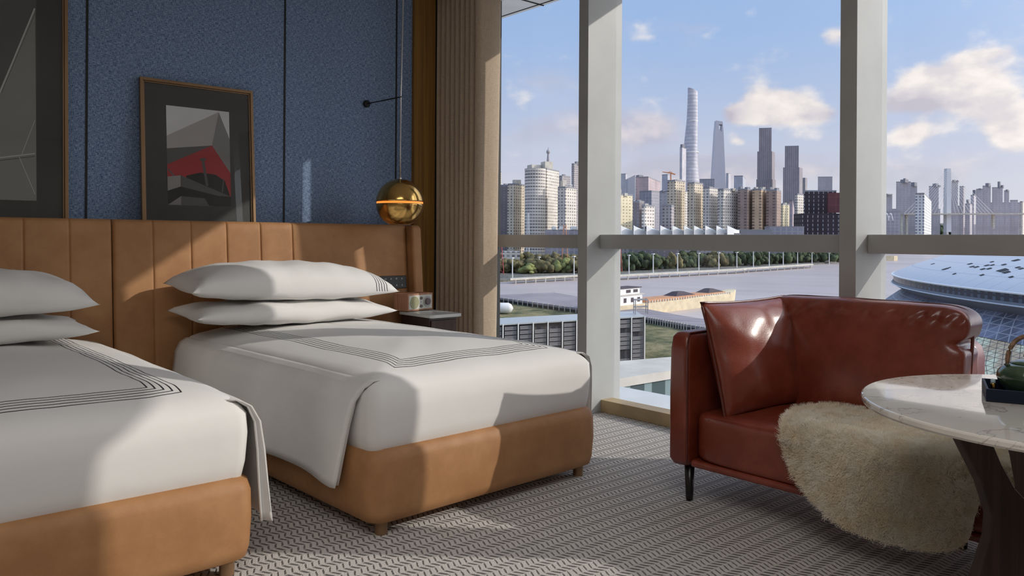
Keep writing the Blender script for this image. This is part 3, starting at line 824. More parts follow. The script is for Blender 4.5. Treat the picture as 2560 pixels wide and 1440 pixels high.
# tray
e1 = Vector((.36, -.933, 0)); e2 = Vector((.933, .36, 0)); tl = PX(2465, 1004, 2.231); tl.z = TZ
tray = thing('serving_tray', 'navy lacquered serving tray on the marble table, at the right edge', 'tray', tuple(tl), math.atan2(e1.y, e1.x))
TW, TD, TH = .42, .20, .036
MB().box((0,0,.001), (TW,TD,.006)).build('tray_base', M['navy'], tray, local=True, bevel=.001)
for a, b_ in (((0,0,.006),(TW,.007,TH)), ((0,TD-.007,.006),(TW,TD,TH)), ((0,.007,.006),(.007,TD-.007,TH)), ((TW-.007,.007,.006),(TW,TD-.007,TH))):
    MB().box(a, b_).build('tray_rim', M['navy'], tray, local=True, bevel=.001)
# small brass flask with clear stopper at the tray's far-left corner
q = tl+e1*.024+e2*.115
vi = thing('brass_vial', 'slim brass vial with a clear stopper in the corner of the navy tray', 'vial', (q.x, q.y, TZ+.0065))
MB().lathe([(.0065, 0), (.0070, .002), (.0070, .028), (.006, .030)], (q.x, q.y, TZ+.0065), 20).build('vial_body', M['brass'], vi, smooth=True)
MB().lathe([(.006, .030), (.0065, .032), (.0065, .040), (.005, .042)], (q.x, q.y, TZ+.0065), 20).build('stopper', mat('clear_stopper', srgb(170,190,195), .1, spec=.8), vi, smooth=True)
# teapot
tp = PX(2571, 960, 2.31); tp.z = TZ+.0065
pot = thing('teapot', 'green glazed teapot with a woven overhead handle standing on the navy tray', 'teapot', tuple(tp))
c_ = tuple(tp)
MB().lathe([(.040, 0), (.055, .006), (.074, .028), (.081, .048), (.078, .064), (.066, .080), (.050, .088), (.046, .088)], c_, 48).build('body', M['green'], pot, smooth=True)
lid = MB().lathe([(.047, .0885), (.046, .092), (.030, .098), (.008, .101)], c_, 40).build('lid', M['green'], pot, smooth=True)
MB().lathe([(.006, .100), (.008, .104), (.013, .110), (.012, .117), (.004, .120)], c_, 24).build('lid_knob', M['green'], lid, smooth=True)
hd = RT
MB().tube([tp+hd*(-.062*math.cos(a))+Vector((0,0,.085+.085*math.sin(a)**.8)) for a in [PI*i/24 for i in range(25)]], [.0045 if i in (0,24) else .0065 for i in range(25)], 10).build('bail_handle', M['rattan'], pot, smooth=True)
for sg in (-1, 1):
    MB().tube([tp+hd*sg*.052+Vector((0,0,.078)), tp+hd*sg*.066+Vector((0,0,.088)), tp+hd*sg*.062+Vector((0,0,.094))], .006, 10).build('handle_lug', M['green'], pot, smooth=True)
MB().tube([tp+hd*.07+Vector((0,0,.035)), tp+hd*.10+Vector((0,0,.05)), tp+hd*.125+Vector((0,0,.082))], [.016, .011, .008], 14).build('spout', M['green'], pot, smooth=True)
# ------------------------------------------------------------------ the city beyond the window
def FT(name, w, g, pu, pv, wu, wv, **k): M[name] = facade(name, srgb(*w), srgb(*g), pu, pv, wu, wv, **k)
FT('f_beige', (226,210,186), (112,102,100), 4.2, 3.1, .48, .52)
FT('f_cream', (236,222,188), (150,130,110), 4.5, 3.1, .4, .4)
FT('f_white', (228,218,206), (116,110,112), 4.0, 3.2, .55, .5)
FT('f_grey', (184,174,172), (92,94,108), 3.6, 3.1, .5, .55)
FT('f_dgrey', (138,128,130), (172,164,164), 5.2, 3.1, .22, .35)
FT('f_brown', (168,146,134), (104,92,92), 6.5, 3.1, .4, .6)
FT('f_tan', (214,184,152), (120,100,92), 7, 3.1, .35, .6)
FT('f_glass', (202,200,206), (176,176,188), 6, 4, .8, .75, rough=.35)  # far glass and tower walls paled in base colour for aerial haze
FT('f_glass2', (176,170,176), (148,146,156), 5, 4, .75, .8, rough=.4)
FT('f_tower', (166,156,158), (138,130,138), 4.2, 400, .5, .99, rough=.5)
FT('f_haze_tint', (206,200,204), (190,186,194), 5, 4, .5, .5)  # haze put into the colour: light, low-contrast walls and windows
FT('f_haze_tint2', (192,184,186), (176,170,176), 6, 4, .5, .5)
FT('f_stw', (214,208,212), (190,188,198), 3000, 16, .99, .45, rough=.3)  # supertalls: distance haze carried by the pale base colours
FT('f_wfc', (210,206,212), (196,194,204), 12, 14, .5, .5, rough=.3)
FT('f_dark', (66,56,62), (168,166,172), 5.2, 4.6, .2, .6)
FT('f_red', (122,74,74), (104,62,64), 9, 9, .9, .9)
FT('f_pink', (196,176,176), (176,166,176), 9, 7, .5, .5)
FT('f_hotel', (232,230,226), (120,124,136), 4.4, 4.2, .55, .55)
M['roof_g'] = mat('flat_roof_grey', srgb(150,148,152), .8)
M['roof_w'] = mat('roof_white', srgb(236,234,230), .6)
M['conc'] = mat('concrete_pale', srgb(206,198,184), .85, nscale=.3, nvar=.12)
M['steelw'] = mat('white_steel', srgb(225,225,225), .5)
M['redst'] = mat('red_steel', srgb(190,92,80), .6)
M['orst'] = mat('orange_steel', srgb(206,138,96), .6)
def LF(lat, d, z=0): return Vector((FW.x*d+RT.x*lat, FW.y*d+RT.y*lat, z))
def U(px, py=600): return ((px-CX)+ROLL*(py-CY))/FPX
def ZT(px, py, d): return PX(px, py, d).z
def bld(label, pl, pm, pr, yt, d, mt, a=40, roofs=(), group='tower blocks across the river', cat='building', name='apartment_tower', m2=None, back=None):
    a = math.radians(a); uL, uC, uR = U(pl), U(pm), U(pr); lc = uC*d
    tL = max((lc-uL*d)/(math.cos(a)+uL*math.sin(a)), 9.0 if pl == pm else 1)
    tR = max((uR*d-lc)/(math.sin(a)-uR*math.cos(a)), 9.0 if pr == pm else 1)
    c = (lc, d); l = (lc-tL*math.cos(a), d+tL*math.sin(a)); r = (lc+tR*math.sin(a), d+tR*math.cos(a)); k = (l[0]+tR*math.sin(a), l[1]+tR*math.cos(a))
    P = [LF(*q) for q in (c, r, k, l)]; P2 = [(p.x, p.y) for p in P]
    zt = ZT(pm, yt, d); z0 = min(gz(p) for p in P)-3
    ctr = sum(P, Vector())/4
    t = thing(name, label, cat, (ctr.x, ctr.y, z0), 0, group)
    m = MB(); m.block(P2, z0, zt)
    m.build('tower_body', [M[mt], M['roof_g']], t)
    pa = MB(); pi = [tuple(ctr.xy.lerp(Vector(p), 1.012)) for p in P2]
    pa.block(pi, zt, zt+1.6, 0, 0); pa.build('parapet', M['roof_g'] if m2 is None else M[m2], t)
    for (x0, x1, y) in roofs:
        dd = (ctr.x*FW.x+ctr.y*FW.y); w = (U(x1)-U(x0))*dd; lx = U((x0+x1)/2)*dd
        q = [LF(lx+sx*w/2*.72-sy*w*.35*.5, dd+sy*w*.4+sx*w*.2) for sx, sy in ((-1,-1),(1,-1),(1,1),(-1,1))]
        MB().block([(v.x, v.y) for v in q], zt-.5, ZT((x0+x1)/2, y, dd), 0, 0).build('rooftop_block', M['conc'] if mt in ('f_beige','f_cream','f_white','f_tan') else M['roof_g'], t)
    return t
# --- left pane
bld('slim blue glass tower at the left edge of the left window pane', 1228, 1232, 1247, 405, 1700, 'f_glass')
bld('narrow cream apartment tower behind the left-edge blocks', 1226, 1230, 1252, 429, 1150, 'f_cream', roofs=((1232,1244,424),))
bld('wide dark grey apartment slab at the left edge by the curtain', 1215, 1272, 1290, 465, 880, 'f_dgrey', a=20, roofs=((1258,1266,459),))
bld('grey apartment tower with a cream roof box beside the tall pale tower', 1268, 1284, 1312, 462, 850, 'f_beige', a=35, roofs=((1281,1301,450),))
bld('dark grey slab tower in the far left distance behind the tall pale tower', 1396, 1404, 1425, 441, 1300, 'f_grey', roofs=((1404,1412,436),))
bld('dark stepped tower cut by the left mullion', 1428, 1434, 1452, 411, 1150, 'f_grey', roofs=((1436,1446,404),))
# the tall pale tower: rounded front
t = bld('tall pale apartment tower with rounded front, biggest in the left pane', 1311, 1366, 1397, 424, 820, 'f_white', a=26, roofs=((1352,1380,405), (1318,1350,413)))
q = []
d0 = 806; l0 = U(1338)*d0
for i in range(24):
    aa = 2*PI*i/24; q.append(LF(l0+10.8*math.cos(aa), d0+10+10.8*math.sin(aa)))
q = [(v.x, v.y) for v in q]
MB().block(q, gz(LF(l0, d0))-3, ZT(1340, 420, d0)).build('round_bay', [M['f_white'], M['roof_g']], t, smooth=False)
t = bld('pale apartment block with a ring ornament on its roof', 1394, 1413, 1441, 470, 800, 'f_white', a=38, roofs=((1401,1415,452), (1420,1430,466)))
rc_ = PX(1422, 463, 800)
MB().tube([rc_+RT*3.4*math.cos(2*PI*i/24)+FW*3.4*math.sin(2*PI*i/24) for i in range(24)], .45, 6, closed=True).build('roof_ring', M['roof_w'], t, smooth=True)
# tv tower far away
p = PX(1370, 480, 4200); t = thing('television_tower', 'thin distant television tower with a ball, above the tall pale tower', 'tower', tuple(p))
zb = p.z
def zz(y): return ZT(1370, y, 4200)-zb
MB().lathe([(9, 0), (8, zz(400)), (5, zz(384))], tuple(p), 12).build('shaft', M['f_haze_tint2'], t)
MB().lathe([(2, zz(386)), (9, zz(383)), (11, zz(379)), (8, zz(376)), (2, zz(373))], tuple(p), 14).build('ball', M['f_haze_tint2'], t)
MB().lathe([(3, zz(376)), (.8, zz(368))], tuple(p), 8).build('spire', M['f_haze_tint2'], t)

# --- middle pane, far row
far = 'far towers on the skyline'
bld('slim dark tower just right of the left mullion', 1532, 1536, 1541, 437, 1500, 'f_glass2', group=far)
bld('grey glass block with a bright edge, far left of the middle pane', 1545, 1563, 1567, 435, 2400, 'f_haze_tint', group=far)
# wedge building
t = bld('broad wedge-roofed pinkish glass complex in the middle pane distance', 1588, 1620, 1650, 443, 1900, 'f_pink', a=20, group=far, roofs=((1590,1606,438),))
d = 1880
m = MB(); A = [PX(1570, 446, d), PX(1588, 437, d), PX(1588, 500, d), PX(1570, 500, d)]; m.loops([[v for v in A], [v+FW*40 for v in A]]); m.build('slanted_wing', M['f_haze_tint'], t)
bld('pale glass tower beneath the orange crane', 1654, 1668, 1673, 437, 2100, 'f_glass', group=far)
bld('small pale tower between the two tallest towers and the striped tower', 1814, 1820, 1826, 434, 2800, 'f_haze_tint', group=far)
bld('square pale glass tower left of the tall striped tower', 1834, 1856, 1863, 440, 2500, 'f_glass', a=20, group=far)
bld('broad flat-topped grey block at the foot of the twisting tower', 1748, 1785, 1793, 449, 1500, 'f_glass2', a=12, group=far)
for nm, lab, x0, x1, yt, d, steps in (('office_tower', 'tall dark grey striped office tower, left of the pair', 1896, 1934, 321, 1750, ((1894,1936,378),(1892,1938.5,448))),
                          ('office_tower', 'shorter dark grey striped office tower, right of the pair', 1961, 2003, 366, 1700, ((1959,2005.5,418),))):
    t = bld(lab, x0, x0+(x1-x0)*.82, x1, yt, d, 'f_tower', a=14, group=far, name=nm)
    for k, (a0, a1, y) in enumerate(steps):
        m = MB(); dd = d-2-k*2; P = [LF(U(a0)*dd, dd+6), LF(U(a0+(a1-a0)*.82)*dd, dd), LF(U(a1)*(dd+20), dd+20), LF(U(a0)*(dd+26), dd+26)]
        m.block([(v.x, v.y) for v in P], gz(P[0])-3, ZT(a0, y, dd)); m.build('lower_tier', [M['f_tower'], M['roof_g']], t)
bld('narrow grey slab behind the shorter striped tower', 2003, 2012, 2017, 446, 1900, 'f_grey', group=far)
bld('square grey tower right of the striped pair', 2044, 2080, 2085, 443, 2000, 'f_haze_tint2', a=10, group=far)
# twisting supertall
D = 3700; prof = [(570,1700,1753),(500,1702,1750.5),(452,1704,1748.5),(420,1706,1746.5),(390,1708,1745.5),(361,1710,1744.5),(330,1713,1744.3),(300,1716,1744.2),(260,1717.5,1744),(228,1718.3,1743.8)]
L = []; base = PX(1725, 570, D)
t = thing('twisting_skyscraper', 'tallest silver-blue tapering twisted skyscraper with slanted top', 'skyscraper', tuple(base))
for k, (y, x0, x1) in enumerate(prof):
    cx = (x0+x1)/2; r = (x1-x0)/2/FPX*D; c = PX(cx, y, D); l = []
    for i in range(36):
        th_ = 2*PI*i/36; ph = th_-k*.22; rr_ = r*(1+.05*math.cos(3*ph))/1.05
        v = c+RT*(rr_*math.cos(th_))+FW*(rr_*math.sin(th_))
        if k == len(prof)-1: v.z += (-math.cos(th_))*10+6
        l.append(v)
    L.append(l)
m = MB()
for j in range(len(L)-1):
    for i in range(36):
        k2 = (i+1) % 36; za = L[j][i].z; zb_ = L[j+1][i].z
        m.add([L[j][i], L[j][k2], L[j+1][k2], L[j+1][i]], [(0,1,2,3)], 0, [[(i*5,za),(i*5+5,L[j][k2].z),(i*5+5,L[j+1][k2].z),(i*5,zb_)]])
m.add(L[-1], [tuple(range(36))], 0)
m.build('tower_shaft', M['f_stw'], t, smooth=True)
for y in (303, 381):
    c = PX((1717+1744)/2 if y < 350 else 1728, y, D); r = 26.0 if y < 350 else 33.5
    MB().lathe([(r, -2.5), (r+.8, 0), (r, 2.5)], tuple(c), 36).build('mechanical_band', M['roof_w'], t)
bld('stepped pale tower touching the left side of the twisting skyscraper', 1698, 1704, 1714, 369, 3600, 'f_haze_tint', a=30, group=far, roofs=((1700,1710,361),))
# trapezoid-aperture supertall
D = 3770; base = PX(1795, 570, D)
t = thing('aperture_skyscraper', 'tapering pale skyscraper with a trapezoid opening near the top', 'skyscraper', tuple(base))
def pc(P, thk=38):
    A = [PX(x, y, D) for x, y in P]; return MB().loops([A, [v+FW*thk for v in A]])
m = MB()
for P in ([(1774,570),(1819,570),(1809,330),(1788.5,330)], [(1788.5,330),(1797.5,330),(1797.5,311),(1790.3,311)], [(1804,330),(1809,330),(1807.2,311),(1805.6,311)], [(1790.3,311),(1807.2,311),(1806.8,304),(1791,301)], [(1797.5,330),(1804,330),(1801.2,326),(1797.5,322)]):
    A = [PX(x, y, D) for x, y in P]; B_ = [v+FW*38 for v in A]; m.loops([A, B_])
m.build('tower_shaft', M['f_wfc'], t)
# orange tower crane
p = PX(1677, 470, 2000); t = thing('tower_crane', 'orange tower crane on the skyline left of the twisting skyscraper', 'crane', tuple(p))
MB().tube([p, PX(1677, 432, 2000)], 1.6, 6).build('mast', M['orst'], t)
MB().tube([PX(1656, 430, 2000), PX(1677, 432.5, 2000), PX(1688, 436, 2000)], [.9,1.8,1.8], 6).build('jib', M['orst'], t)
MB().tube([PX(1670, 431, 2000), PX(1676, 428.5, 2000), PX(1683, 434, 2000)], .8, 6).build('stay', M['orst'], t)

# --- middle pane, near rows
row = 'apartment blocks along the far bank'
bld('cream apartment block right beside the left mullion', 1534, 1541, 1581, 488, 760, 'f_cream', a=50, group=row, roofs=((1541,1552,474),(1556,1568,483)))
bld('dark balconied block with a small roof box, second from the mullion', 1581, 1598, 1610, 506, 740, 'f_dgrey', group=row, roofs=((1588,1602,500),))
bld('white and dark striped low tower with a white roof hut', 1604, 1612, 1636, 516, 730, 'f_white', a=45, group=row, roofs=((1607,1620,509),))
bld('grey glass block behind the striped low tower', 1598, 1628, 1650, 479, 1050, 'f_glass2', group=row)
bld('dull grey tower left of the tall gridded pale tower', 1648, 1668, 1674, 480, 980, 'f_haze_tint2', group=row, roofs=((1652,1664,476),))
bld('tall pale gridded apartment tower left of the twisting skyscraper', 1668, 1687, 1712, 453, 860, 'f_beige', a=42, group=row, roofs=((1684,1702,449),))
bld('squat grey block in front of the gridded pale tower', 1656, 1678, 1685, 516, 760, 'f_grey', a=20, group=row, roofs=((1662,1676,512),))
bld('pale stepped block peeping between two gridded towers', 1706, 1712, 1720, 480, 1000, 'f_white', group=row)
bld('grey gridded tower directly below the twisting skyscraper', 1718, 1735, 1757, 459, 850, 'f_beige', a=42, group=row, roofs=((1728,1746,455),))
bld('gridded tower below and left of the aperture skyscraper', 1757, 1773, 1796, 471, 840, 'f_white', a=42, group=row, roofs=((1766,1780,467),))
bld('wide white gridded tower below the aperture skyscraper', 1794, 1808, 1845, 475, 830, 'f_white', a=48, group=row, roofs=((1806,1818,471),(1826,1838,471)))
bld('brown tower with a bright tan edge, first of three', 1844, 1868, 1881, 475, 830, 'f_brown', a=30, group=row, roofs=((1846,1856,467),(1862,1874,468)))
bld('brown tower with a bright tan edge, second of three', 1880, 1902, 1917, 475, 830, 'f_tan', a=30, group=row, roofs=((1884,1894,468),(1900,1912,468)))
bld('brown tower with a bright tan edge, third of three', 1915, 1941, 1952, 477, 830, 'f_brown', a=30, group=row, roofs=((1920,1930,468),(1936,1946,470)))
bld('small cream block right of the three brown towers', 1951, 1957, 1973, 512, 900, 'f_cream', a=50, group=row, roofs=((1956,1966,507),))
bld('thin brown-red tower behind the small cream block', 1972, 1981, 1985, 501, 1100, 'f_pink', a=20, group=row)
bld('pale tower next to the dark brown office block', 1987, 1993, 2012, 487, 950, 'f_white', a=50, group=row)
t = bld('large dark brown office block with pale slit windows, right end of the middle pane', 2009, 2090, 2130, 479, 900, 'f_dark', a=8, group=row, name='office_block')
m = MB(); dd = 886
for (x0, x1, y0, y1, mt, nm) in ((2070, 2106, 482, 532, 'f_red', 'red_panel'),):
    A = [LF(U(x0)*dd, dd+1), LF(U(x1)*dd, dd-4)]; m = MB(); m.wall(A[0].xy, A[1].xy, ZT(x0, y1, dd), ZT(x0, y0, dd)); m.wall((A[0]+FW*2).xy, (A[1]+FW*2).xy, ZT(x0, y1, dd), ZT(x0, y0, dd)); m.build(nm, M[mt], t)
m = MB(); dd = 860; P = [LF(U(2005)*dd, dd), LF(U(2110)*dd, dd-12), LF(U(2120)*dd, dd+26), LF(U(2005)*dd, dd+26)]
m.block([(v.x, v.y) for v in P], gz(P[0])-3, ZT(2050, 534, dd)); m.build('lower_block', [M['f_dark'], M['roof_g']], t)
# low grey sheds right of the terminal
for lab, x0, x1, y0, d, mt in (('long low grey shed right of the white zigzag roof', 1852, 1925, 576, 720, 'roof_g'), ('low blue-grey shed in front of the dark brown block', 1925, 2004, 568, 730, 'f_glass2'),
        ('long dark quay building behind the riverside trees', 1580, 1690, 619, 658, 'f_dgrey'), ('second quay building behind the trees, with pale bands', 1862, 2000, 622, 775, 'f_grey')):
    P = [LF(U(x0)*d, d), LF(U(x1)*d, d-6), LF(U(x1)*d, d+14), LF(U(x0)*d, d+16)]
    t = thing('low_building', lab, 'building', (P[0].x, P[0].y, gz(P[0])))
    MB().block([(v.x, v.y) for v in P], gz(P[0])-2, ZT((x0+x1)/2, y0, d)).build('walls', [M[mt], M['roof_g']], t)
    P2 = [p+(p-sum(P, Vector())/4)*.02 for p in P]
    MB().block([(v.x, v.y) for v in P2], ZT((x0+x1)/2, y0, d), ZT((x0+x1)/2, y0, d)+.8, 0, 0).build('roof_slab', M['roof_w'] if 'pale' in lab else M['roof_g'], t)
# white zigzag roof terminal
d = 690
t = thing('terminal_building', 'long low terminal with a white zigzag roof on the far bank', 'building', tuple(PX(1660, 640, d)))
m = MB(); P = [LF(U(1500)*d, d+4), LF(U(1848)*d, d-4), LF(U(1848)*d, d+50), LF(U(1500)*d, d+50)]
m.block([(v.x, v.y) for v in P], gz(P[0])-2, ZT(1700, 582, d)); m.build('walls', [M['f_grey'], M['roof_w']], t)
xs = [1488,1520,1552,1584,1616,1650.6,1681,1710,1735,1763,1791,1818,1848]
for k in range(len(xs)-1):
    a, b_ = xs[k], xs[k+1]; y0 = 583; yp = 563.5
    w_ = (b_-a)/FPX*d*.8
    f0 = PX(a, yp, d-8); f1 = PX(b_, 578 if k < len(xs)-2 else 576, d-8+w_); b0 = PX(a, y0+5, d-8); b1 = PX(b_, y0+4, d-8+w_)
    r0 = PX(a, yp+1, d+50); r1 = PX(b_, 578, d+50)
    fm_ = PX(a*.6+b_*.4, 573.5, d-8+w_*.4)
    m = MB(); m.add([b0, b1, f1, fm_, f0, r0, r1], [(0,1,2,3,4), (4,3,2,6,5)]); m.build('roof_fold', M['roof_w'], t, solid=.5)
d = 700
t = thing('terminal_building', 'grey riverside hall with small white roof caps in the left pane', 'building', tuple(PX(1400, 620, d)))
P = [LF(U(1367)*d, d), LF(U(1450)*d, d), LF(U(1450)*d, d+40), LF(U(1367)*d, d+40)]
MB().block([(v.x, v.y) for v in P], gz(P[0])-2, ZT(1400, 574, d)).build('walls', [M['f_glass2'], M['roof_g']], t)
for a, b_ in ((1381,1390),(1400,1410),(1429,1442)):
    A = [PX(a, 574, d-1), PX(b_, 574, d-1), PX(b_, 567, d-1), PX(a+2, 565.5, d-1)]; MB().loops([A, [v+FW*20 for v in A]]).build('roof_cap', M['roof_w'], t)
for lab, px, y0, y1, d, mt, w in (('white slanting crane mast before the left-pane towers', 1320, 588, 533, 640, 'steelw', 1.3), ('orange lattice mast at the foot of the left-pane towers', 1412, 650, 562, 600, 'orst', 2.6), ('red lattice mast at the left edge below the crossbar', 1249, 645, 600, 560, 'redst', 3.2), ('red lattice mast just right of the left mullion below the crossbar', 1548, 648, 600, 590, 'redst', 2.2)):
    p = PX(px, y0, d); p.z = gz(p); t = thing('lattice_mast', lab, 'mast', tuple(p), 0, 'lattice masts on the far bank')
    top = PX(px, y1, d); m = MB()
    for sx in (-1, 1): m.tube([p+RT*sx*w, top+RT*sx*w*.35], .28, 5)
    n_ = 9
    for k in range(n_):
        q0 = k/n_; q1 = (k+1)/n_; s_ = 1 if k % 2 else -1
        m.tube([p.lerp(top, q0)+RT*s_*w*(1-.65*q0), p.lerp(top, q1)-RT*s_*w*(1-.65*q1)], .16, 4)
    m.build('lattice', M[mt], t)
p = PX(1278, 641, 600)
t = thing('low_building', 'small pink and white site hut below the crossbar in the left pane', 'hut', (p.x, p.y, gz(p)))
P = [LF(U(1254)*600, 600), LF(U(1300)*600, 598), LF(U(1300)*600, 612), LF(U(1254)*600, 612)]
MB().block([(v.x, v.y) for v in P], gz(p)-1, ZT(1278, 628, 600)).build('walls', [M['f_white'], M['roof_w']], t)

# --- right pane
rg = 'hazy blocks in the right pane'
bld('low square grey block at the left edge of the right pane', 2196, 2230, 2236, 487, 1500, 'f_haze_tint2', a=8, group=rg, roofs=((2206,2226,485),))
bld('broad grey tower with roof huts, left group of the right pane', 2240, 2276, 2282, 456, 1500, 'f_haze_tint2', a=10, group=rg, roofs=((2252,2268,449),(2258,2264,446)))
bld('lower shoulder block beside the left grey tower', 2274, 2292, 2300, 465, 1560, 'f_haze_tint2', a=12, group=rg, roofs=((2278,2290,456),))
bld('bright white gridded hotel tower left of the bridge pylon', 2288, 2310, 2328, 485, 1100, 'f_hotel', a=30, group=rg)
bld('grey tower behind the white hotel tower', 2322, 2346, 2352, 467, 1600, 'f_haze_tint2', a=12, group=rg, roofs=((2332,2344,459),(2342,2350,463)))
bld('slim grey tower just left of the bridge pylon', 2358, 2366, 2371, 470, 1600, 'f_haze_tint2', group=rg)
bld('grey tower just right of the bridge pylon', 2378, 2394, 2399, 455, 1600, 'f_haze_tint2', a=12, group=rg, roofs=((2380,2388,450),(2390,2396,451)))
bld('lower grey block right of the pylon tower', 2398, 2408, 2412, 467, 1620, 'f_haze_tint2', group=rg)
bld('pale pointed block right of the pylon', 2426, 2434, 2441, 489, 1650, 'f_haze_tint', group=rg, roofs=((2432,2440,475),))
bld('small low block beneath the right bridge cables', 2412, 2424, 2430, 511, 1500, 'f_haze_tint2', group=rg, roofs=((2416,2422,499),))
bld('grey tower at the left of the long right-hand group', 2440, 2456, 2460, 474, 1600, 'f_haze_tint2', a=12, group=rg, roofs=((2446,2452,471),))
bld('grey tower with roof huts, second of the right-hand group', 2456, 2476, 2481, 466, 1600, 'f_haze_tint2', a=12, group=rg, roofs=((2464,2474,458),))
bld('grey tower with antennas, third of the right-hand group', 2480, 2506, 2512, 470, 1600, 'f_haze_tint2', a=12, group=rg, roofs=((2494,2500,454),(2502,2508,463)))
bld('grey tower, fourth of the right-hand group', 2510, 2522, 2527, 478, 1600, 'f_haze_tint2', a=12, group=rg, roofs=((2514,2520,474),))
bld('low rounded grey block near the right edge', 2525, 2544, 2550, 502, 1500, 'f_haze_tint2', a=12, group=rg)
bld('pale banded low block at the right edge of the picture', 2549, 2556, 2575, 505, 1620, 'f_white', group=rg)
bld('long low haze-tinted block behind the white hotel tower', 2196, 2350, 2366, 524, 1800, 'f_haze_tint2', a=6, group=rg)
bld('low haze-tinted block behind the bridge deck right of the pylon', 2378, 2440, 2446, 516, 1800, 'f_haze_tint2', a=6, group=rg)
bld('long low haze-tinted block under the right-hand tower group', 2440, 2570, 2580, 508, 1800, 'f_haze_tint2', a=6, group=rg)
t = bld('dark blue low hall with arches behind the right mullion', 2196, 2250, 2254, 531, 980, 'f_glass2', a=6, group=rg, name='hall')
for x in (2216, 2226):
    MB().tube([PX(x-6+12*k/12, 552-18*math.sin(PI*k/12), 970) for k in range(13)], .8, 6).build('roof_arch', M['steelw'], t, smooth=True)
# bridge
d = 1450
br = thing('cable_stayed_bridge', 'cable-stayed road bridge with a tall pale pylon in the right pane', 'bridge', tuple(PX(2372, 578, d)))
a = [PX(2366.5, 580, d), PX(2378.5, 580, d), PX(2377.5, 421, d), PX(2367.5, 421, d)]
MB().loops([a, [v+FW*10 for v in a]]).build('pylon', M['steelw'], br)
a = [PX(2254, 534, d), PX(2900, 532.5, d), PX(2900, 535.5, d), PX(2254, 537, d)]
MB().loops([[v-FW*10 for v in a], [v+FW*16 for v in a]][::-1]).build('deck', M['conc'], br)
for k in range(11):
    for sx in (-1, 1):
        MB().tube([PX(2372+sx*5, 427+k*5, d), PX(2372+sx*(112-k*9.5), 534, d)], .28, 4).build('cable', M['roof_w'], br)
for x in (2255, 2268, 2485, 2590): 
    a = [PX(x-2.4, 590 if x < 2300 else 572, d), PX(x+2.4, 590 if x < 2300 else 572, d), PX(x+2.4, 535, d), PX(x-2.4, 535, d)]
    MB().loops([a, [v+FW*6 for v in a]]).build('pier', M['conc'], br)

# --- water, land, quays
def water():
    m = bpy.data.materials.new('river_water'); m.use_nodes = True; t = NT(m); p = t.n['Principled BSDF']; o = t.obj()
    f = t.noise(1, t.scale(o, (.01, .004, 1)), 5, .6)
    t.L(t.mix(t.ramp(f, .3, .7), srgb(184,168,162), srgb(202,186,180)), p.inputs['Base Color']); p.inputs['Roughness'].default_value = .38
    b = t.N('ShaderNodeBump'); b.inputs['Strength'].default_value = .5; b.inputs['Distance'].default_value = .5
    t.L(t.noise(.25, o, 4), b.inputs['Height']); t.L(b.outputs[0], p.inputs['Normal'])
    return m
M['water'] = water()
def veg(name, a, b_, sc=.5):
    m = bpy.data.materials.new(name); m.use_nodes = True; t = NT(m); p = t.n['Principled BSDF']; o = t.obj()
    f = t.noise(sc, o, 7, .7); t.L(t.mix(t.ramp(f, .35, .65), srgb(*a), srgb(*b_)), p.inputs['Base Color']); p.inputs['Roughness'].default_value = .95
    b = t.N('ShaderNodeBump'); b.inputs['Strength'].default_value = 1; b.inputs['Distance'].default_value = .6/sc*.3
    t.L(f, b.inputs['Height']); t.L(b.outputs[0], p.inputs['Normal'])
    return m
M['tree_g'] = veg('tree_green', (40,52,36), (92,104,70), .8); M['tree_o'] = veg('tree_olive', (84,78,52), (134,124,84), .8); M['tree_l'] = veg('tree_yellowgreen', (104,112,62), (156,158,98), .8)
M['grass'] = veg('bank_grass', (70,78,42), (150,138,98), .12); M['land'] = veg('far_land', (98,96,92), (128,124,112), .02)
m = MB(); g0 = [LF(-900, 40), LF(900, 40), LF(30000, 30000), LF(-30000, 30000)]
for v in g0: v.z = gz(v)
w = m.add(g0, [(0,1,2,3)]).build('river', M['water']); tag(w, kind='structure')
def land(name, pts, mt, label, h, depth=4):
    P = [GP(x, y, 0) for x, y in pts]
    for v in P: v.z = gz(v)+h
    m = MB(); m.loops([[v-Vector((0,0,depth)) for v in P], P]); o = m.build(name, M[mt]); tag(o, label, 'ground', kind='structure'); return o
land('far_bank', [(900,716),(1235,706),(1440,695),(1534,692),(2034,662),(2093,656),(2250,628),(2380,605),(2440,590),(2398,577),(2392,569),(2600,566.8),(3100,566),(3100,558.3),(600,558.3)], 'land', '', 1.2)
nl = [(700,750),(1290,752),(1440,778),(1620,803),(1720,822),(1900,846),(2150,800),(2300,764),(2460,760),(3300,760)]
P = [GP(x, y) for x, y in nl]+[LF(160, 62), LF(-60, 62)]
for v in P: v.z = gz(v)+1
o = MB().loops([[v-Vector((0,0,3)) for v in P], P]).build('near_bank', M['grass']); tag(o, kind='structure')
def GH(px, py, h):
    d = FPX*(HREF-h)/(py-556); return PX(px, py, d)
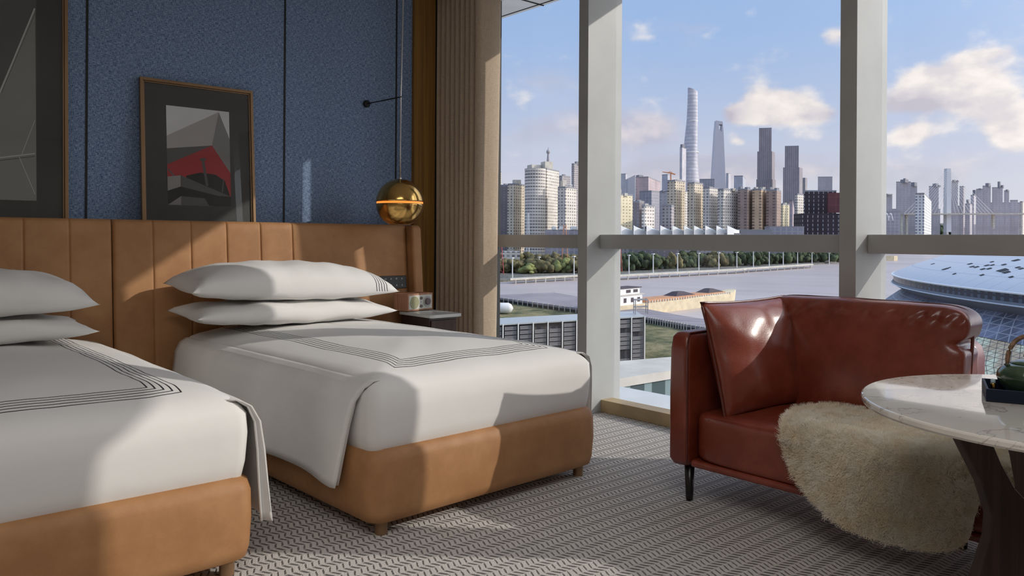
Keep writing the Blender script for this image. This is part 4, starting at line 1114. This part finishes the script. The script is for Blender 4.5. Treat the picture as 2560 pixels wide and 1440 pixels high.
# timber-and-concrete quay along the far bank
def quay(label, top, wpx, hgt, mt):
    t = thing('quay', label, 'quay', tuple(GH(top[0][0], top[0][1], 0)))
    m = MB(); n_ = len(top); A = [GH(x, y, hgt) for x, y in top]; off = FW*10
    m.loops([[v-Vector((0,0,1.0)) for v in A]+[v+off-Vector((0,0,1.0)) for v in A[::-1]], A+[v+off for v in A[::-1]]][::1]); m.build('quay_deck', M[mt], t)
    L = 0; segs = []
    for a, b_ in zip(A, A[1:]): segs.append((a, b_)); L += (b_-a).length
    cnt = min(90, int(L/wpx)); 
    for k in range(cnt):
        s_ = (k+.5)/cnt*L
        for a, b_ in segs:
            l_ = (b_-a).length
            if s_ <= l_: break
            s_ -= l_
        p = a.lerp(b_, s_/l_); MB().tube([p+Vector((0,0,-1)), p+Vector((0,0,-hgt-1.5))], .45, 6).build('pile', M['conc'], t)
    return t
quay('long pale concrete quay on piles along the far bank in the middle pane', [(1528,689),(1700,680),(1860,672),(1868,670.5),(2034,660)], 9.5, 3.2, 'conc')
quay('short pale concrete quay on piles in the left pane', [(1276,697),(1350,693),(1446,688)], 7.5, 3.2, 'conc')
# near wharf deck
def deckmat():
    m = bpy.data.materials.new('striped_deck'); m.use_nodes = True; t = NT(m); p = t.n['Principled BSDF']; o = t.obj(); x, y, z = t.sep(o)
    s_ = t.M('FRACT', t.M('DIVIDE', t.M('ADD', x, t.M('MULTIPLY', y, .35)), 7.0)); l1 = t.M('LESS_THAN', s_, .09)
    t.L(t.mix(l1, t.mix(t.ramp(t.noise(.06, o, 4), .3, .7), srgb(140,130,134), srgb(160,150,152)), srgb(184,174,174)), p.inputs['Base Color']); p.inputs['Roughness'].default_value = .85
    return m
M['deck'] = deckmat()
t = thing('wharf_platform', 'broad striped grey wharf platform on the near side of the river', 'wharf', tuple(GH(1440, 771, 0)))
fr_ = [(1248,744),(1440,770),(1620,794),(1716,811),(1900,842)]; bk = [(1900,818),(1711,790),(1534,757),(1385,731),(1246,737)]
A = [GH(x, y, 3) for x, y in fr_+bk]
MB().loops([[v-Vector((0,0,.8)) for v in A], A]).build('platform_deck', M['deck'], t)
F_ = [GH(x, y, 3) for x, y in fr_]; m = MB()
for a, b_ in zip(F_, F_[1:]):
    m.loops([[a-Vector((0,0,3)), b_-Vector((0,0,3)), b_+FW*1-Vector((0,0,3)), a+FW*1-Vector((0,0,3))], [a-Vector((0,0,.8)), b_-Vector((0,0,.8)), b_+FW*1-Vector((0,0,.8)), a+FW*1-Vector((0,0,.8))]])
m.build('platform_wall', M['trim_dk'], t)
for k in range(60):
    s_ = k/60*(len(F_)-1); i = int(s_); p = F_[i].lerp(F_[i+1], s_-i)-FW*.3
    MB().tube([p-Vector((0,0,3)), p+Vector((0,0,.4))], .22, 5).build('platform_post', M['conc'], t)
# light poles
lp = 'white light poles along the far quay'
poles = [(1281,688,645,'left'),(1348,675,643,'left'),(1435,683,641,'left'),(1572.5,677,638,'middle'),(1633,676,635,'middle'),(1694,672,634,'middle'),(1747,669,633,'middle'),(1797,666,632,'middle'),(1842,662,631,'middle'),(1883.5,665,627,'middle'),(1923,658,627,'middle'),(1958,656,629,'middle'),(1994,655,630,'middle'),(2030,654,631,'middle'),(2073,650,632,'middle')]
cnt = {'left': 0, 'middle': 0}
for x, yb, yt, pane in poles:
    p = GP(x, yb+11); p.z = gz(p); d = p.x*FW.x+p.y*FW.y; top = PX(x, yt, d)
    t = thing('light_pole', 'white riverside light pole, %s from the left in the %s window pane' % (ordw(cnt[pane]), pane), 'light pole', tuple(p), 0, lp); cnt[pane] += 1
    MB().tube([p, top], [.42, .3], 8).build('pole', M['roof_w'], t)
    MB().box((top.x-.9, top.y-.9, top.z-.3), (top.x+.9, top.y+.9, top.z+.3)).build('lamp_head', M['steelw'], t)
# trees
import bmesh as _b
def crown_mesh(seed, mt):
    rnd = random.Random(seed); bm = _b.new()
    for k in range(22):
        a = rnd.uniform(0, 2*PI); r = rnd.uniform(0, .8); z = rnd.uniform(.15, 1.0-.3*r)
        g = _b.ops.create_icosphere(bm, subdivisions=2, radius=rnd.uniform(.16, .34))
        _b.ops.translate(bm, verts=g['verts'], vec=(r*math.cos(a), r*math.sin(a), z))
    for v in bm.verts:
        n_ = noise.noise(v.co*5+Vector((seed, 0, 0)))*.14+noise.noise(v.co*11)*.06; v.co += v.normal*n_ if v.normal.length else Vector()
    me = bpy.data.meshes.new('crown'); bm.to_mesh(me); bm.free(); me.materials.append(mt)
    for p in me.polygons: p.use_smooth = True
    return me
CRN = {k: [crown_mesh(s, M[k]) for s in (1, 2, 3)] for k in ('tree_g', 'tree_o', 'tree_l')}
tk = MB().lathe([(.07, 0), (.05, .35)], (0,0,0), 8).build('trunk', mat('bark', srgb(70,58,48), .9)); TRK = tk.data; bpy.data.objects.remove(tk)
def tree(x, yb, h, wd, kind, label, group, dd=0):
    p = GP(x, yb); p += FW*dd; p.z = gz(p)+1
    t = bpy.data.objects.new('riverside_tree', None); C.objects.link(t); t.location = p; t.scale = (wd, wd, h); t.rotation_euler = (0, 0, random.uniform(0, 6)); tag(t, label, 'tree', group)
    for nm, me in (('crown', random.choice(CRN[kind])), ('trunk', TRK)):
        c = bpy.data.objects.new(nm, me); C.objects.link(c); c.parent = t
kindw = {'tree_g': 'dark green', 'tree_o': 'olive brown', 'tree_l': 'yellow-green'}
k = 0; x = 1226.0
L_ = []
while x < 1446:
    kd = 'tree_l' if 1300 < x < 1342 or 1405 < x < 1425 else 'tree_o'; L_.append((x, 686+random.uniform(-2, 2), kd, 'left', random.uniform(10, 12) if not 1300 < x < 1342 else 8)); x += random.uniform(15, 20)
x = 1530.0
while x < 2100:
    L_.append((x, 681-(x-1530)*.045+random.uniform(-1, 2), 'tree_g' if random.random() < .85 else 'tree_o', 'middle', random.uniform(11, 14))); x += random.uniform(15, 21)
ci = {}
for x, y, kd, pane, h in L_:
    key = (kd, pane); i = ci.get(key, 0); ci[key] = i+1
    tree(x, y, h*.82, random.uniform(8.0, 10.5), kd, '%s riverside tree, %s of its colour from the left in the %s pane' % (kindw[kd], ordw(i), pane), 'trees along the far quay')
for i, x in enumerate(range(1236, 1446, 22)): tree(x, 676, 11, 11, 'tree_o', 'tree in the back row behind the quay, %s from the left in the left pane' % ordw(i), 'back row of trees on the far bank', 8)
for i, x in enumerate(range(1540, 2095, 24)): tree(x, 674-(x-1530)*.04, 11, 11, 'tree_g', 'tree in the back row behind the quay, %s from the left in the middle pane' % ordw(i), 'back row of trees on the far bank', 4)
for i, (x, y) in enumerate(((2292,584),(2310,586),(2326,588),(2342,588),(2356,590),(2384,588),(2400,586),(2300,574),(2322,573),(2345,573),(2270,592),(2416,584))):
    tree(x, y+5, 26, 22, 'tree_g', 'distant tree below the bridge, %s as they stand from the white hotel tower' % ordw(i), 'distant trees below the bridge')
# cargo barge
def BP(s, w, z):    # s along the hull 0 stern..1 bow, w across
    return A0.lerp(A1, s)+NB*w+Vector((0,0,z))
A0 = GP(1538, 796); A1 = GP(1852, 757); A0.z = gz(A0); A1.z = gz(A1)
dirb = (A1-A0).normalized(); NB = Vector((0,0,1)).cross(dirb).normalized(); LBg = (A1-A0).length
if NB.dot(FW) < 0: NB = -NB
M['hull'] = mat('barge_hull_cream', srgb(222,204,170), .7, nscale=.4, nvar=.1); M['cargo'] = mat('orange_cargo_deck', srgb(206,150,112), .8, nscale=.5, nvar=.12); M['hatch'] = mat('dark_cargo', srgb(78,66,72), .8)
bg_ = thing('cargo_barge', 'long cream cargo barge with a white wheelhouse on the river', 'barge', tuple(A0))
m = MB(); L = []
for z, ew in ((-.5, .0), (2.0, .15), (4.6, .3)):
    l = []
    for s_, w in ((0,0),(.25,0),(.5,0),(.8,0),(.93,.8),(1.0,3.6),(1.015,5.5),(1.0,7.4),(.93,10.2),(.8,11),(.5,11),(.25,11),(0,11)):
        zz_ = z+(1.4*max(0, (s_-.8)/.2)**2 if z > 3 else 0); l.append(BP(s_+(.012*(z+.5)/5 if s_ > .9 else 0), w-ew*(1 if w < 5 else -1), zz_))
    L.append(l)
m.loops(L); m.build('hull', M['hull'], bg_)
def bx(s0, s1, w0, w1, z0, z1, nm, mt, par=None):
    m = MB(); m.loops([[BP(s0,w0,z0),BP(s1,w0,z0),BP(s1,w1,z0),BP(s0,w1,z0)], [BP(s0,w0,z1),BP(s1,w0,z1),BP(s1,w1,z1),BP(s0,w1,z1)]]); return m.build(nm, M[mt], par or bg_)
bx(.24, .88, 1.5, 9.5, 4.5, 5.9, 'cargo_hold', 'cargo')
for a, b_ in ((.47, .63), (.74, .88)):
    m = MB(); m.loops([[BP(a,2,5.9),BP(b_,2,5.9),BP(b_,9,5.9),BP(a,9,5.9)], [BP(a+.045,4,7.6),BP(b_-.07,4,7.6),BP(b_-.07,7,7.6),BP(a+.045,7,7.6)]]); m.build('cargo_heap', M['hatch'], bg_)
for k in range(34):
    s_ = .24+k*.02; bx(s_, s_+.007, .15, .5, 4.6, 5.6, 'bulwark_post', 'conc')
wh = bx(-.02, .20, 1, 10, 4.5, 8.6, 'deckhouse', 'roof_w'); bx(.0, .195, 2, 9, 8.6, 11.2, 'wheelhouse', 'roof_w'); bx(-.03, .21, .6, 10.4, 8.5, 8.8, 'deckhouse_roof', 'conc'); bx(-.0, .205, 1.6, 9.4, 11.2, 11.5, 'wheelhouse_roof', 'hatch')
for a in (.02, .07, .12, .165): bx(a, a+.018, .9, 1.0, 5.6, 7.4, 'window', 'hatch')
for a in (.02, .10, .15): bx(a, a+.03, 1.9, 2.0, 9.4, 10.6, 'window', 'hatch')
MB().tube([BP(.09,5,11.4), BP(.09,5,17)], .15, 6).build('mast', M['roof_w'], bg_)
# louvred plant building below
def HP(px, py, h): return GH(px, py, h)
hh = 12.7
a = GH(1180, 814, hh); b_ = GH(1611, 790, hh); dv = (b_-a); dvn = dv.normalized(); back = FW*15
lb = thing('louvred_building', 'grey louvred plant building with white posts below the left and middle panes', 'building', tuple(a-Vector((0,0,hh))))
M['louv'] = mat('louvre_grey', srgb(158,154,156), .6); M['louvd'] = mat('louvre_gap', srgb(76,72,76), .8)
A = [a+FW*.4, b_+FW*.4, b_+back, a+back]
MB().loops([[v-Vector((0,0,hh+1)) for v in A], [v-Vector((0,0,.3)) for v in A]]).build('walls', M['louvd'], lb)
A = [a-FW*.6, b_-FW*.6, b_+back, a+back]
MB().loops([[v-Vector((0,0,.3)) for v in A], A]).build('roof_slab', M['marbtrim'], lb)
NC = 12
for k in range(NC+1):
    p = a.lerp(b_, k/NC); MB().loops([[p+dvn*x*.16-FW*(.5+y)-Vector((0,0,hh)) for x, y in ((-1,0),(1,0),(1,.4),(-1,.4))], [p+dvn*x*.16-FW*(.5+y) for x, y in ((-1,0),(1,0),(1,.4),(-1,.4))]]).build('post', M['roof_w'], lb)
for k in range(NC):
    p = a.lerp(b_, k/NC)+dvn*.45; q = a.lerp(b_, (k+1)/NC)-dvn*.45; m = MB()
    for r in range(10):
        z1 = -.9-r*1.15; 
        if random.random() < .08: continue
        for sl_ in range(3):
            zz0 = z1-.28*sl_; A = [p-FW*.35, q-FW*.35, q, p]
            m.loops([[v+Vector((0,0,zz0-.18)) for v in A], [v+Vector((0,0,zz0)) for v in A]])
        m.loops([[p-FW*.45+Vector((0,0,z1+.05)), q-FW*.45+Vector((0,0,z1+.05)), q+Vector((0,0,z1+.05)), p+Vector((0,0,z1+.05))], [p-FW*.45+Vector((0,0,z1+.12)), q-FW*.45+Vector((0,0,z1+.12)), q+Vector((0,0,z1+.12)), p+Vector((0,0,z1+.12))]])
    m.build('louvre_bay', M['louv'], lb)
p = GH(1604, 786, hh)
rf = MB()
for x in (-2, 2):
    for y in (0, 3): rf.tube([p+dvn*x+FW*y, p+dvn*x+FW*y+Vector((0,0,4))], .14, 6)
for z in (2, 4):
    rf.tube([p-dvn*2+Vector((0,0,z)), p+dvn*2+Vector((0,0,z)), p+dvn*2+FW*3+Vector((0,0,z)), p-dvn*2+FW*3+Vector((0,0,z))], .14, 6, closed=True)
rf.build('rooftop_frame', M['louv'], lb)
# white tank at left
p = GH(1262, 784, 1); tk_ = thing('storage_tank', 'white horizontal storage tank beside the grass bank in the left pane', 'tank', tuple(p))
Mt = Matrix.Translation(p+Vector((0,0,2.2)))@Matrix.Rotation(math.atan2(RT.y, RT.x), 4, 'Z')@Matrix.Rotation(PI/2, 4, 'Y')
MB().lathe([(.2,-8),(2.2,-7),(2.2,1.5),(1.6,2.6),(.2,3.4)], (0,0,0), 24, M=Mt).build('tank_shell', M['roof_w'], tk_, smooth=True)
MB().lathe([(2.25,-2.2),(2.25,-1.9)], (0,0,0), 24, M=Mt).build('tank_band', M['louv'], tk_)
# glass-walled pavilion just below
pv = thing('glass_pavilion', 'low glass-walled building with a pale roof just below the middle pane', 'building', tuple(PX(1600, 980, 57)))
zt_ = -8.0
P = [LF(U(1440)*50, 50), LF(U(1720)*58.5, 57.4), LF(U(1725)*63, 63), LF(U(1440)*60, 58)]
m = MB(); m.block([(v.x, v.y) for v in P], gz(P[0])-1, zt_-.6); FT('f_pav', (70,84,84), (150,168,166), 2.2, 5, .35, .85); m.build('glass_walls', [M['f_pav'], M['roof_g']], pv)
P2 = [p+(p-sum(P, Vector())/4)*.06 for p in P]
MB().block([(v.x, v.y) for v in P2], zt_-.6, zt_, 0, 0).build('roof_slab', M['conc'], pv)
# arena
def arenamat():
    m = bpy.data.materials.new('arena_roof_panels'); m.use_nodes = True; t = NT(m); p = t.n['Principled BSDF']
    u, v, _ = t.sep(t.N('ShaderNodeUVMap').outputs[0])
    a = t.M('LESS_THAN', t.M('FRACT', u), .05); b = t.M('LESS_THAN', t.M('FRACT', v), .06)
    t.L(t.mix(t.M('MAXIMUM', a, b), srgb(222,221,224), srgb(196,198,208)), p.inputs['Base Color']); p.inputs['Roughness'].default_value = .35; p.inputs['Metallic'].default_value = 0
    return m
M['aroof'] = arenamat()
def trimat(name, base, line, sc):
    m = bpy.data.materials.new(name); m.use_nodes = True; t = NT(m); p = t.n['Principled BSDF']
    u, v, _ = t.sep(t.N('ShaderNodeUVMap').outputs[0])
    r = None
    for e in (v, t.M('ADD', u, t.M('MULTIPLY', v, .5)), t.M('SUBTRACT', u, t.M('MULTIPLY', v, .5))):
        f = t.M('LESS_THAN', t.M('FRACT', t.M('DIVIDE', e, sc)), .09); r = f if r is None else t.M('MAXIMUM', r, f)
    t.L(t.mix(r, t.mix(t.ramp(t.noise(.35, t.obj(), 3), .42, .58), srgb(*base), srgb(*[min(255, int(c*1.35)) for c in base])), srgb(*line)), p.inputs['Base Color']); p.inputs['Roughness'].default_value = .5
    return m
M['mesh1'] = trimat('triangle_glass_skin', (92,98,114), (176,176,184), 1.9); M['mesh2'] = trimat('beige_truss_skin', (226,198,158), (112,98,86), 1.1)
M['agl'] = facade('arena_glass', srgb(34,48,66), srgb(76,96,116), 1.4, 3, .4, .8, rough=.2)
M['aund'] = mat('arena_underside', srgb(112,116,124), .5); M['aline'] = mat('arena_white_rim', srgb(232,234,238), .4)
ACl, ACd, AR, ARZ = 150.0, 81.0, 100.0, -3.86
ac = LF(ACl, ACd); ar_ = thing('arena', 'large saucer-shaped silver arena with a ring of windows at the right', 'arena', (ac.x, ac.y, gz(ac)))
def dome(rho): return ARZ+14.5*max(0, 1-(rho/AR)**2)**.82
NA = 220
def ring(prof, nm, mt, us=1.0, n=NA, smooth=True):
    m = MB()
    for (r0, z0), (r1, z1) in zip(prof, prof[1:]):
        for i in range(n):
            a0 = 2*PI*i/n; a1 = 2*PI*(i+1)/n
            q = [Vector((ac.x+r*math.cos(a), ac.y+r*math.sin(a), z)) for r, a, z in ((r0,a0,z0),(r0,a1,z0),(r1,a1,z1),(r1,a0,z1))]
            m.add(q, [(0,1,2,3)], 0, [[(i*us, z0*us), ((i+1)*us, z0*us), ((i+1)*us, z1*us), (i*us, z1*us)]])
    return m.build(nm, M[mt] if isinstance(mt, str) else mt, ar_, smooth=smooth)
m = MB(); RN = [AR*(1-(1-q/26)**1.6) for q in range(27)][::-1]
for j in range(26):
    for i in range(NA):
        a0 = 2*PI*i/NA; a1 = 2*PI*(i+1)/NA
        q = [Vector((ac.x+r*math.cos(a), ac.y+r*math.sin(a), dome(r))) for r, a in ((RN[j],a0),(RN[j],a1),(RN[j+1],a1),(RN[j+1],a0))]
        m.add(q, [(0,1,2,3)], 0, [[(i*1.0, RN[j]*.35), (i+1.0, RN[j]*.35), (i+1.0, RN[j+1]*.35), (i, RN[j+1]*.35)]])
o = m.build('roof_dish', M['aroof'], ar_, smooth=True); bm_weld(o)
ring([(AR+.15, ARZ-.10), (AR+.2, ARZ+.04), (AR-.2, ARZ+.1)], 'rim', 'aline')
C_L = 2*PI*AR/NA
ring([(AR-.1, ARZ-.95), (AR-.1, ARZ-.1)], 'window_band', 'agl', C_L)
ring([(AR+.15, ARZ-1.2), (AR-.05, ARZ-.93)], 'ledge', 'aund')
ring([(AR+.1, ARZ-1.36), (AR+.3, ARZ-1.28), (AR+.15, ARZ-1.2)], 'lower_rim', 'aline')
ring([(AR-7, ARZ-5.2), (AR-3.0, ARZ-3.1), (AR+.1, ARZ-1.35)], 'underside', 'aund')
ring([(AR+2.2, ARZ-5.2), (AR-.5, ARZ-3.2), (AR-2.6, ARZ-2.0)], 'glass_skirt', 'mesh1', C_L) if False else None
ring([(AR+1.6, ARZ-4.7), (AR-.6, ARZ-3.0), (AR-2.6, ARZ-1.75)], 'glass_skirt', 'mesh1', C_L)
ring([(AR+6.5, ARZ-10), (AR+4, ARZ-6.8), (AR+1.55, ARZ-4.75)], 'truss_skirt', 'mesh2', C_L)
ring([(AR+7, gz(ac)-3), (AR+6.5, ARZ-10)], 'base_wall', 'conc')
def onroof(px, py):
    best = None; d = 60.0
    while d < 170:
        p = PX(px, py, d); rho = (p.xy-ac.xy).length
        if rho < AR and p.z <= dome(rho): return p
        d += .05
    return None
for (x, y, s_) in ((2332,660,1.2),(2363,673,1.9),(2374,669,.8),(2425,660,1.4),(2430,667,1.3),(2441,668,1.4),(2457,673,1.3),(2467,664,1.3),(2473,672,1.3),(2481,663,1.1),(2507,676,2.6),(2516,681,1.8),(2540,651,1.9),(2455,688,1.1),(2528,693,1.1),(2386,685,1.0),(2545,669,1.2),(2553,672,1.2),(2510,662,1.2),(2480,655,1.0)):
    p = onroof(x, y)
    if p is None: continue
    rad_ = (p.xy-ac.xy).normalized(); tn = Vector((-rad_.y, rad_.x, 0)); rv = Vector((rad_.x, rad_.y, -.12))
    w = .20*s_; l = .34*s_
    q = [p+RT*(-w*1.0)-FW*l*.5, p+RT*(w*.4)-FW*l*.9, p+RT*(w*1.2)+FW*l*.6, p+RT*(-w*.4)+FW*l]
    for v in q: v.z = dome((v.xy-ac.xy).length)+.04
    MB().loops([[v-Vector((0,0,.15)) for v in q], q]).build('skylight', M['agl'] if False else M['trim_dk'], ar_)
# small white boats
for lab, x, y, s_ in (('white boat moored below the bridge, left of three', 2418, 583, 18), ('white boat moored below the bridge, middle of three', 2433, 586, 9), ('white boat moored below the bridge, right of three', 2448, 585, 9)):
    p = GP(x, y); p.z = gz(p); b0 = thing('white_boat', lab, 'boat', tuple(p), 0, 'white boats below the bridge')
    q = [p+RT*a_*s_+FW*c for a_, c in ((-1,0),(.8,0),(1.15,3),(.8,6),(-1,6))]
    MB().loops([q, [v+Vector((0,0,4)) for v in q]]).build('hull', M['roof_w'], b0)
    q = [p+RT*a_*s_+FW*c for a_, c in ((-.7,1),(.4,1),(.4,5),(-.7,5))]
    MB().loops([[v+Vector((0,0,4)) for v in q], [v+Vector((0,0,8)) for v in q]]).build('cabin', M['steelw'], b0)
# bright barge end at the right mullion
p = GP(2215, 652); p.z = gz(p); b0 = thing('cream_barge', 'cream barge end beside the right mullion below the crossbar', 'barge', tuple(p))
q = [p+RT*a_+FW*c for a_, c in ((-22,0),(8,0),(13,3),(8,9),(-22,9))]
MB().loops([q, [v+Vector((0,0,5)) for v in q]]).build('hull', M['hull'], b0)
# ------------------------------------------------------------------ world, light, camera
def world():
    w = bpy.data.worlds.new('Sky'); bpy.context.scene.world = w; w.use_nodes = True
    t = NT(w); bg = t.n['Background']
    v = t.n.new('ShaderNodeTexCoord').outputs['Generated']; nv = t.N('ShaderNodeVectorMath', operation='NORMALIZE'); t.L(v, nv.inputs[0]); v = nv.outputs[0]
    x, y, z = t.sep(v)
    az = t.M('ARCTAN2', y, x); el = t.M('ARCSINE', z)
    def aed(px, py):
        p = PX(px, py, 1.0)-Vector((0,0,EYE)); p.normalize(); return math.atan2(p.y, p.x), math.asin(p.z)
    def blob(px, py, rx, ry, s=1.0):
        a, e = aed(px, py); k = FPX*1.05
        da = t.M('MULTIPLY', t.M('SUBTRACT', az, a), k/rx); de = t.M('MULTIPLY', t.M('SUBTRACT', el, e), k/ry)
        r2 = t.M('ADD', t.M('MULTIPLY', da, da), t.M('MULTIPLY', de, de))
        return t.M('MULTIPLY', t.M('EXPONENT', t.M('MULTIPLY', r2, -1)), s)
    aev = t.comb(t.M('MULTIPLY', az, 1.0), t.M('MULTIPLY', el, 1.5), 0)
    n1 = t.noise(17, aev, 10, .5); 
    def offs(da, de): return t.comb(t.M('ADD', az, da), t.M('MULTIPLY', t.M('ADD', el, de), 1.5), 0)
    n1s = t.noise(17, offs(-.016, .012), 10, .5)
    n2 = t.noise(5, t.comb(az, t.M('MULTIPLY', el, 2.6), .4), 6, .55)
    def summ(L):
        s_ = L[0]
        for q in L[1:]: s_ = t.M('ADD', s_, q)
        return s_
    bl = summ([blob(*q) for q in ((1918,254,66,44,1.35),(1990,262,58,38,1.05),(1840,284,50,20,.9),(1930,298,80,14,.7),(1846,355,26,18,.95),(2075,92,42,28,.8),(2060,285,50,22,.6),
        (2395,212,88,50,1.35),(2455,255,62,58,1.25),(2315,202,58,36,1.0),(2270,255,90,30,1.1),(2270,332,70,32,1.1),(2530,320,60,50,1.2),(2480,135,45,16,.55),(2560,160,60,26,.6))])
    dens = t.ramp(t.M('ADD', t.M('MULTIPLY', bl, 1.0), t.M('MULTIPLY', t.M('SUBTRACT', n1, .5), 2.6)), .22, .98)
    faint = summ([blob(*q) for q in ((1340,200,120,40,.7),(1450,330,200,60,.6),(1310,330,120,50,.5),(1610,330,90,40,.8),(1760,420,300,50,.6),(1640,440,140,30,.6),(2200,420,500,60,.6),(1800,100,250,60,.25))])
    fd = t.ramp(t.M('ADD', faint, t.M('MULTIPLY', t.M('SUBTRACT', n2, .5), 2.2)), .2, .95)
    lit = t.M('ADD', t.M('MULTIPLY', t.ramp(t.M('SUBTRACT', n1, n1s), -.16, .16), .6), .42)
    # broad light and shade of the cumulus: bright toward the sun (right, above)
    shade = summ([blob(*q) for q in ((1815,285,60,30,.9),(2065,290,50,26,.7),(2245,268,100,24,1.0),(2340,300,50,16,.4),(1700,470,600,60,.2),(1985,235,60,26,-.2))])
    lf = t.M('SUBTRACT', lit, t.M('MULTIPLY', shade, .9), clamp=True)
    ccol = t.mix(lf, srgb(200,194,206), srgb(255,246,240))
    g1 = t.ramp(el, math.radians(-1), math.radians(17))
    sky = t.mix(g1, srgb(219,217,226), srgb(160,190,234))
    fc = t.mix(t.ramp(n1, .42, .66), srgb(196,194,210), srgb(232,220,222))
    sky = t.mix(t.M('MULTIPLY', fd, .75), sky, fc)
    sky = t.mix(t.M('MULTIPLY', dens, .95), sky, ccol)
    low = t.ramp(el, math.radians(1.5), math.radians(-4))
    # glow around the sun, well outside the picture
    dt = t.N('ShaderNodeVectorMath', operation='DOT_PRODUCT'); t.L(v, dt.inputs[0]); dt.inputs[1].default_value = tuple(-SUN)
    gl = t.M('POWER', t.M('MAXIMUM', dt.outputs['Value'], 0.0), 5.0)
    add = t.N('ShaderNodeVectorMath', operation='SCALE'); add.inputs[0].default_value = (1.0, .95, .86); t.L(t.M('MULTIPLY', gl, GLOW), add.inputs['Scale'])
    sm = t.N('ShaderNodeVectorMath', operation='ADD'); t.L(sky, sm.inputs[0]); t.L(add.outputs[0], sm.inputs[1])
    t.L(sm.outputs[0], bg.inputs[0]); bg.inputs[1].default_value = 1.0
GLOW = 2.2
world()
sl = bpy.data.lights.new('sun_light', 'SUN'); sl.energy = 2.2; sl.angle = math.radians(.53); sl.color = (1, .94, .86)
so_ = bpy.data.objects.new('sun_light', sl); C.objects.link(so_); so_.rotation_euler = SUN.to_track_quat('-Z', 'Y').to_euler(); so_.location = (8, -6, 6)
al = bpy.data.lights.new('fill_light', 'AREA'); al.shape = 'RECTANGLE'; al.size = 2.6; al.size_y = 1.6; al.energy = 54; al.color = (1, .965, .94)  # unseen fill lamp, added to lift the shade inside the room
ao = bpy.data.objects.new('fill_light', al); C.objects.link(ao); ao.location = (.0, .1, CEIL-.02)
cam = bpy.data.cameras.new('camera'); co = bpy.data.objects.new('camera', cam); C.objects.link(co)
cam.lens = FPX/2560*36; cam.sensor_width = 36; cam.sensor_fit = 'HORIZONTAL'; cam.shift_y = -(720-CY)/2560; cam.clip_start = .05; cam.clip_end = 80000
up_ = Vector((0,0,1)); cr = (RT+up_*ROLL).normalized(); cu = (up_-RT*ROLL).normalized(); cb = -FW
co.matrix_world = Matrix(((cr.x, cu.x, cb.x, 0), (cr.y, cu.y, cb.y, 0), (cr.z, cu.z, cb.z, EYE), (0,0,0,1)))
sc = bpy.context.scene; sc.camera = co
sc.view_settings.view_transform = 'Standard'; sc.view_settings.look = 'None'; sc.view_settings.gamma = 1; sc.view_settings.use_curve_mapping = False; sc.view_settings.exposure = 0.0
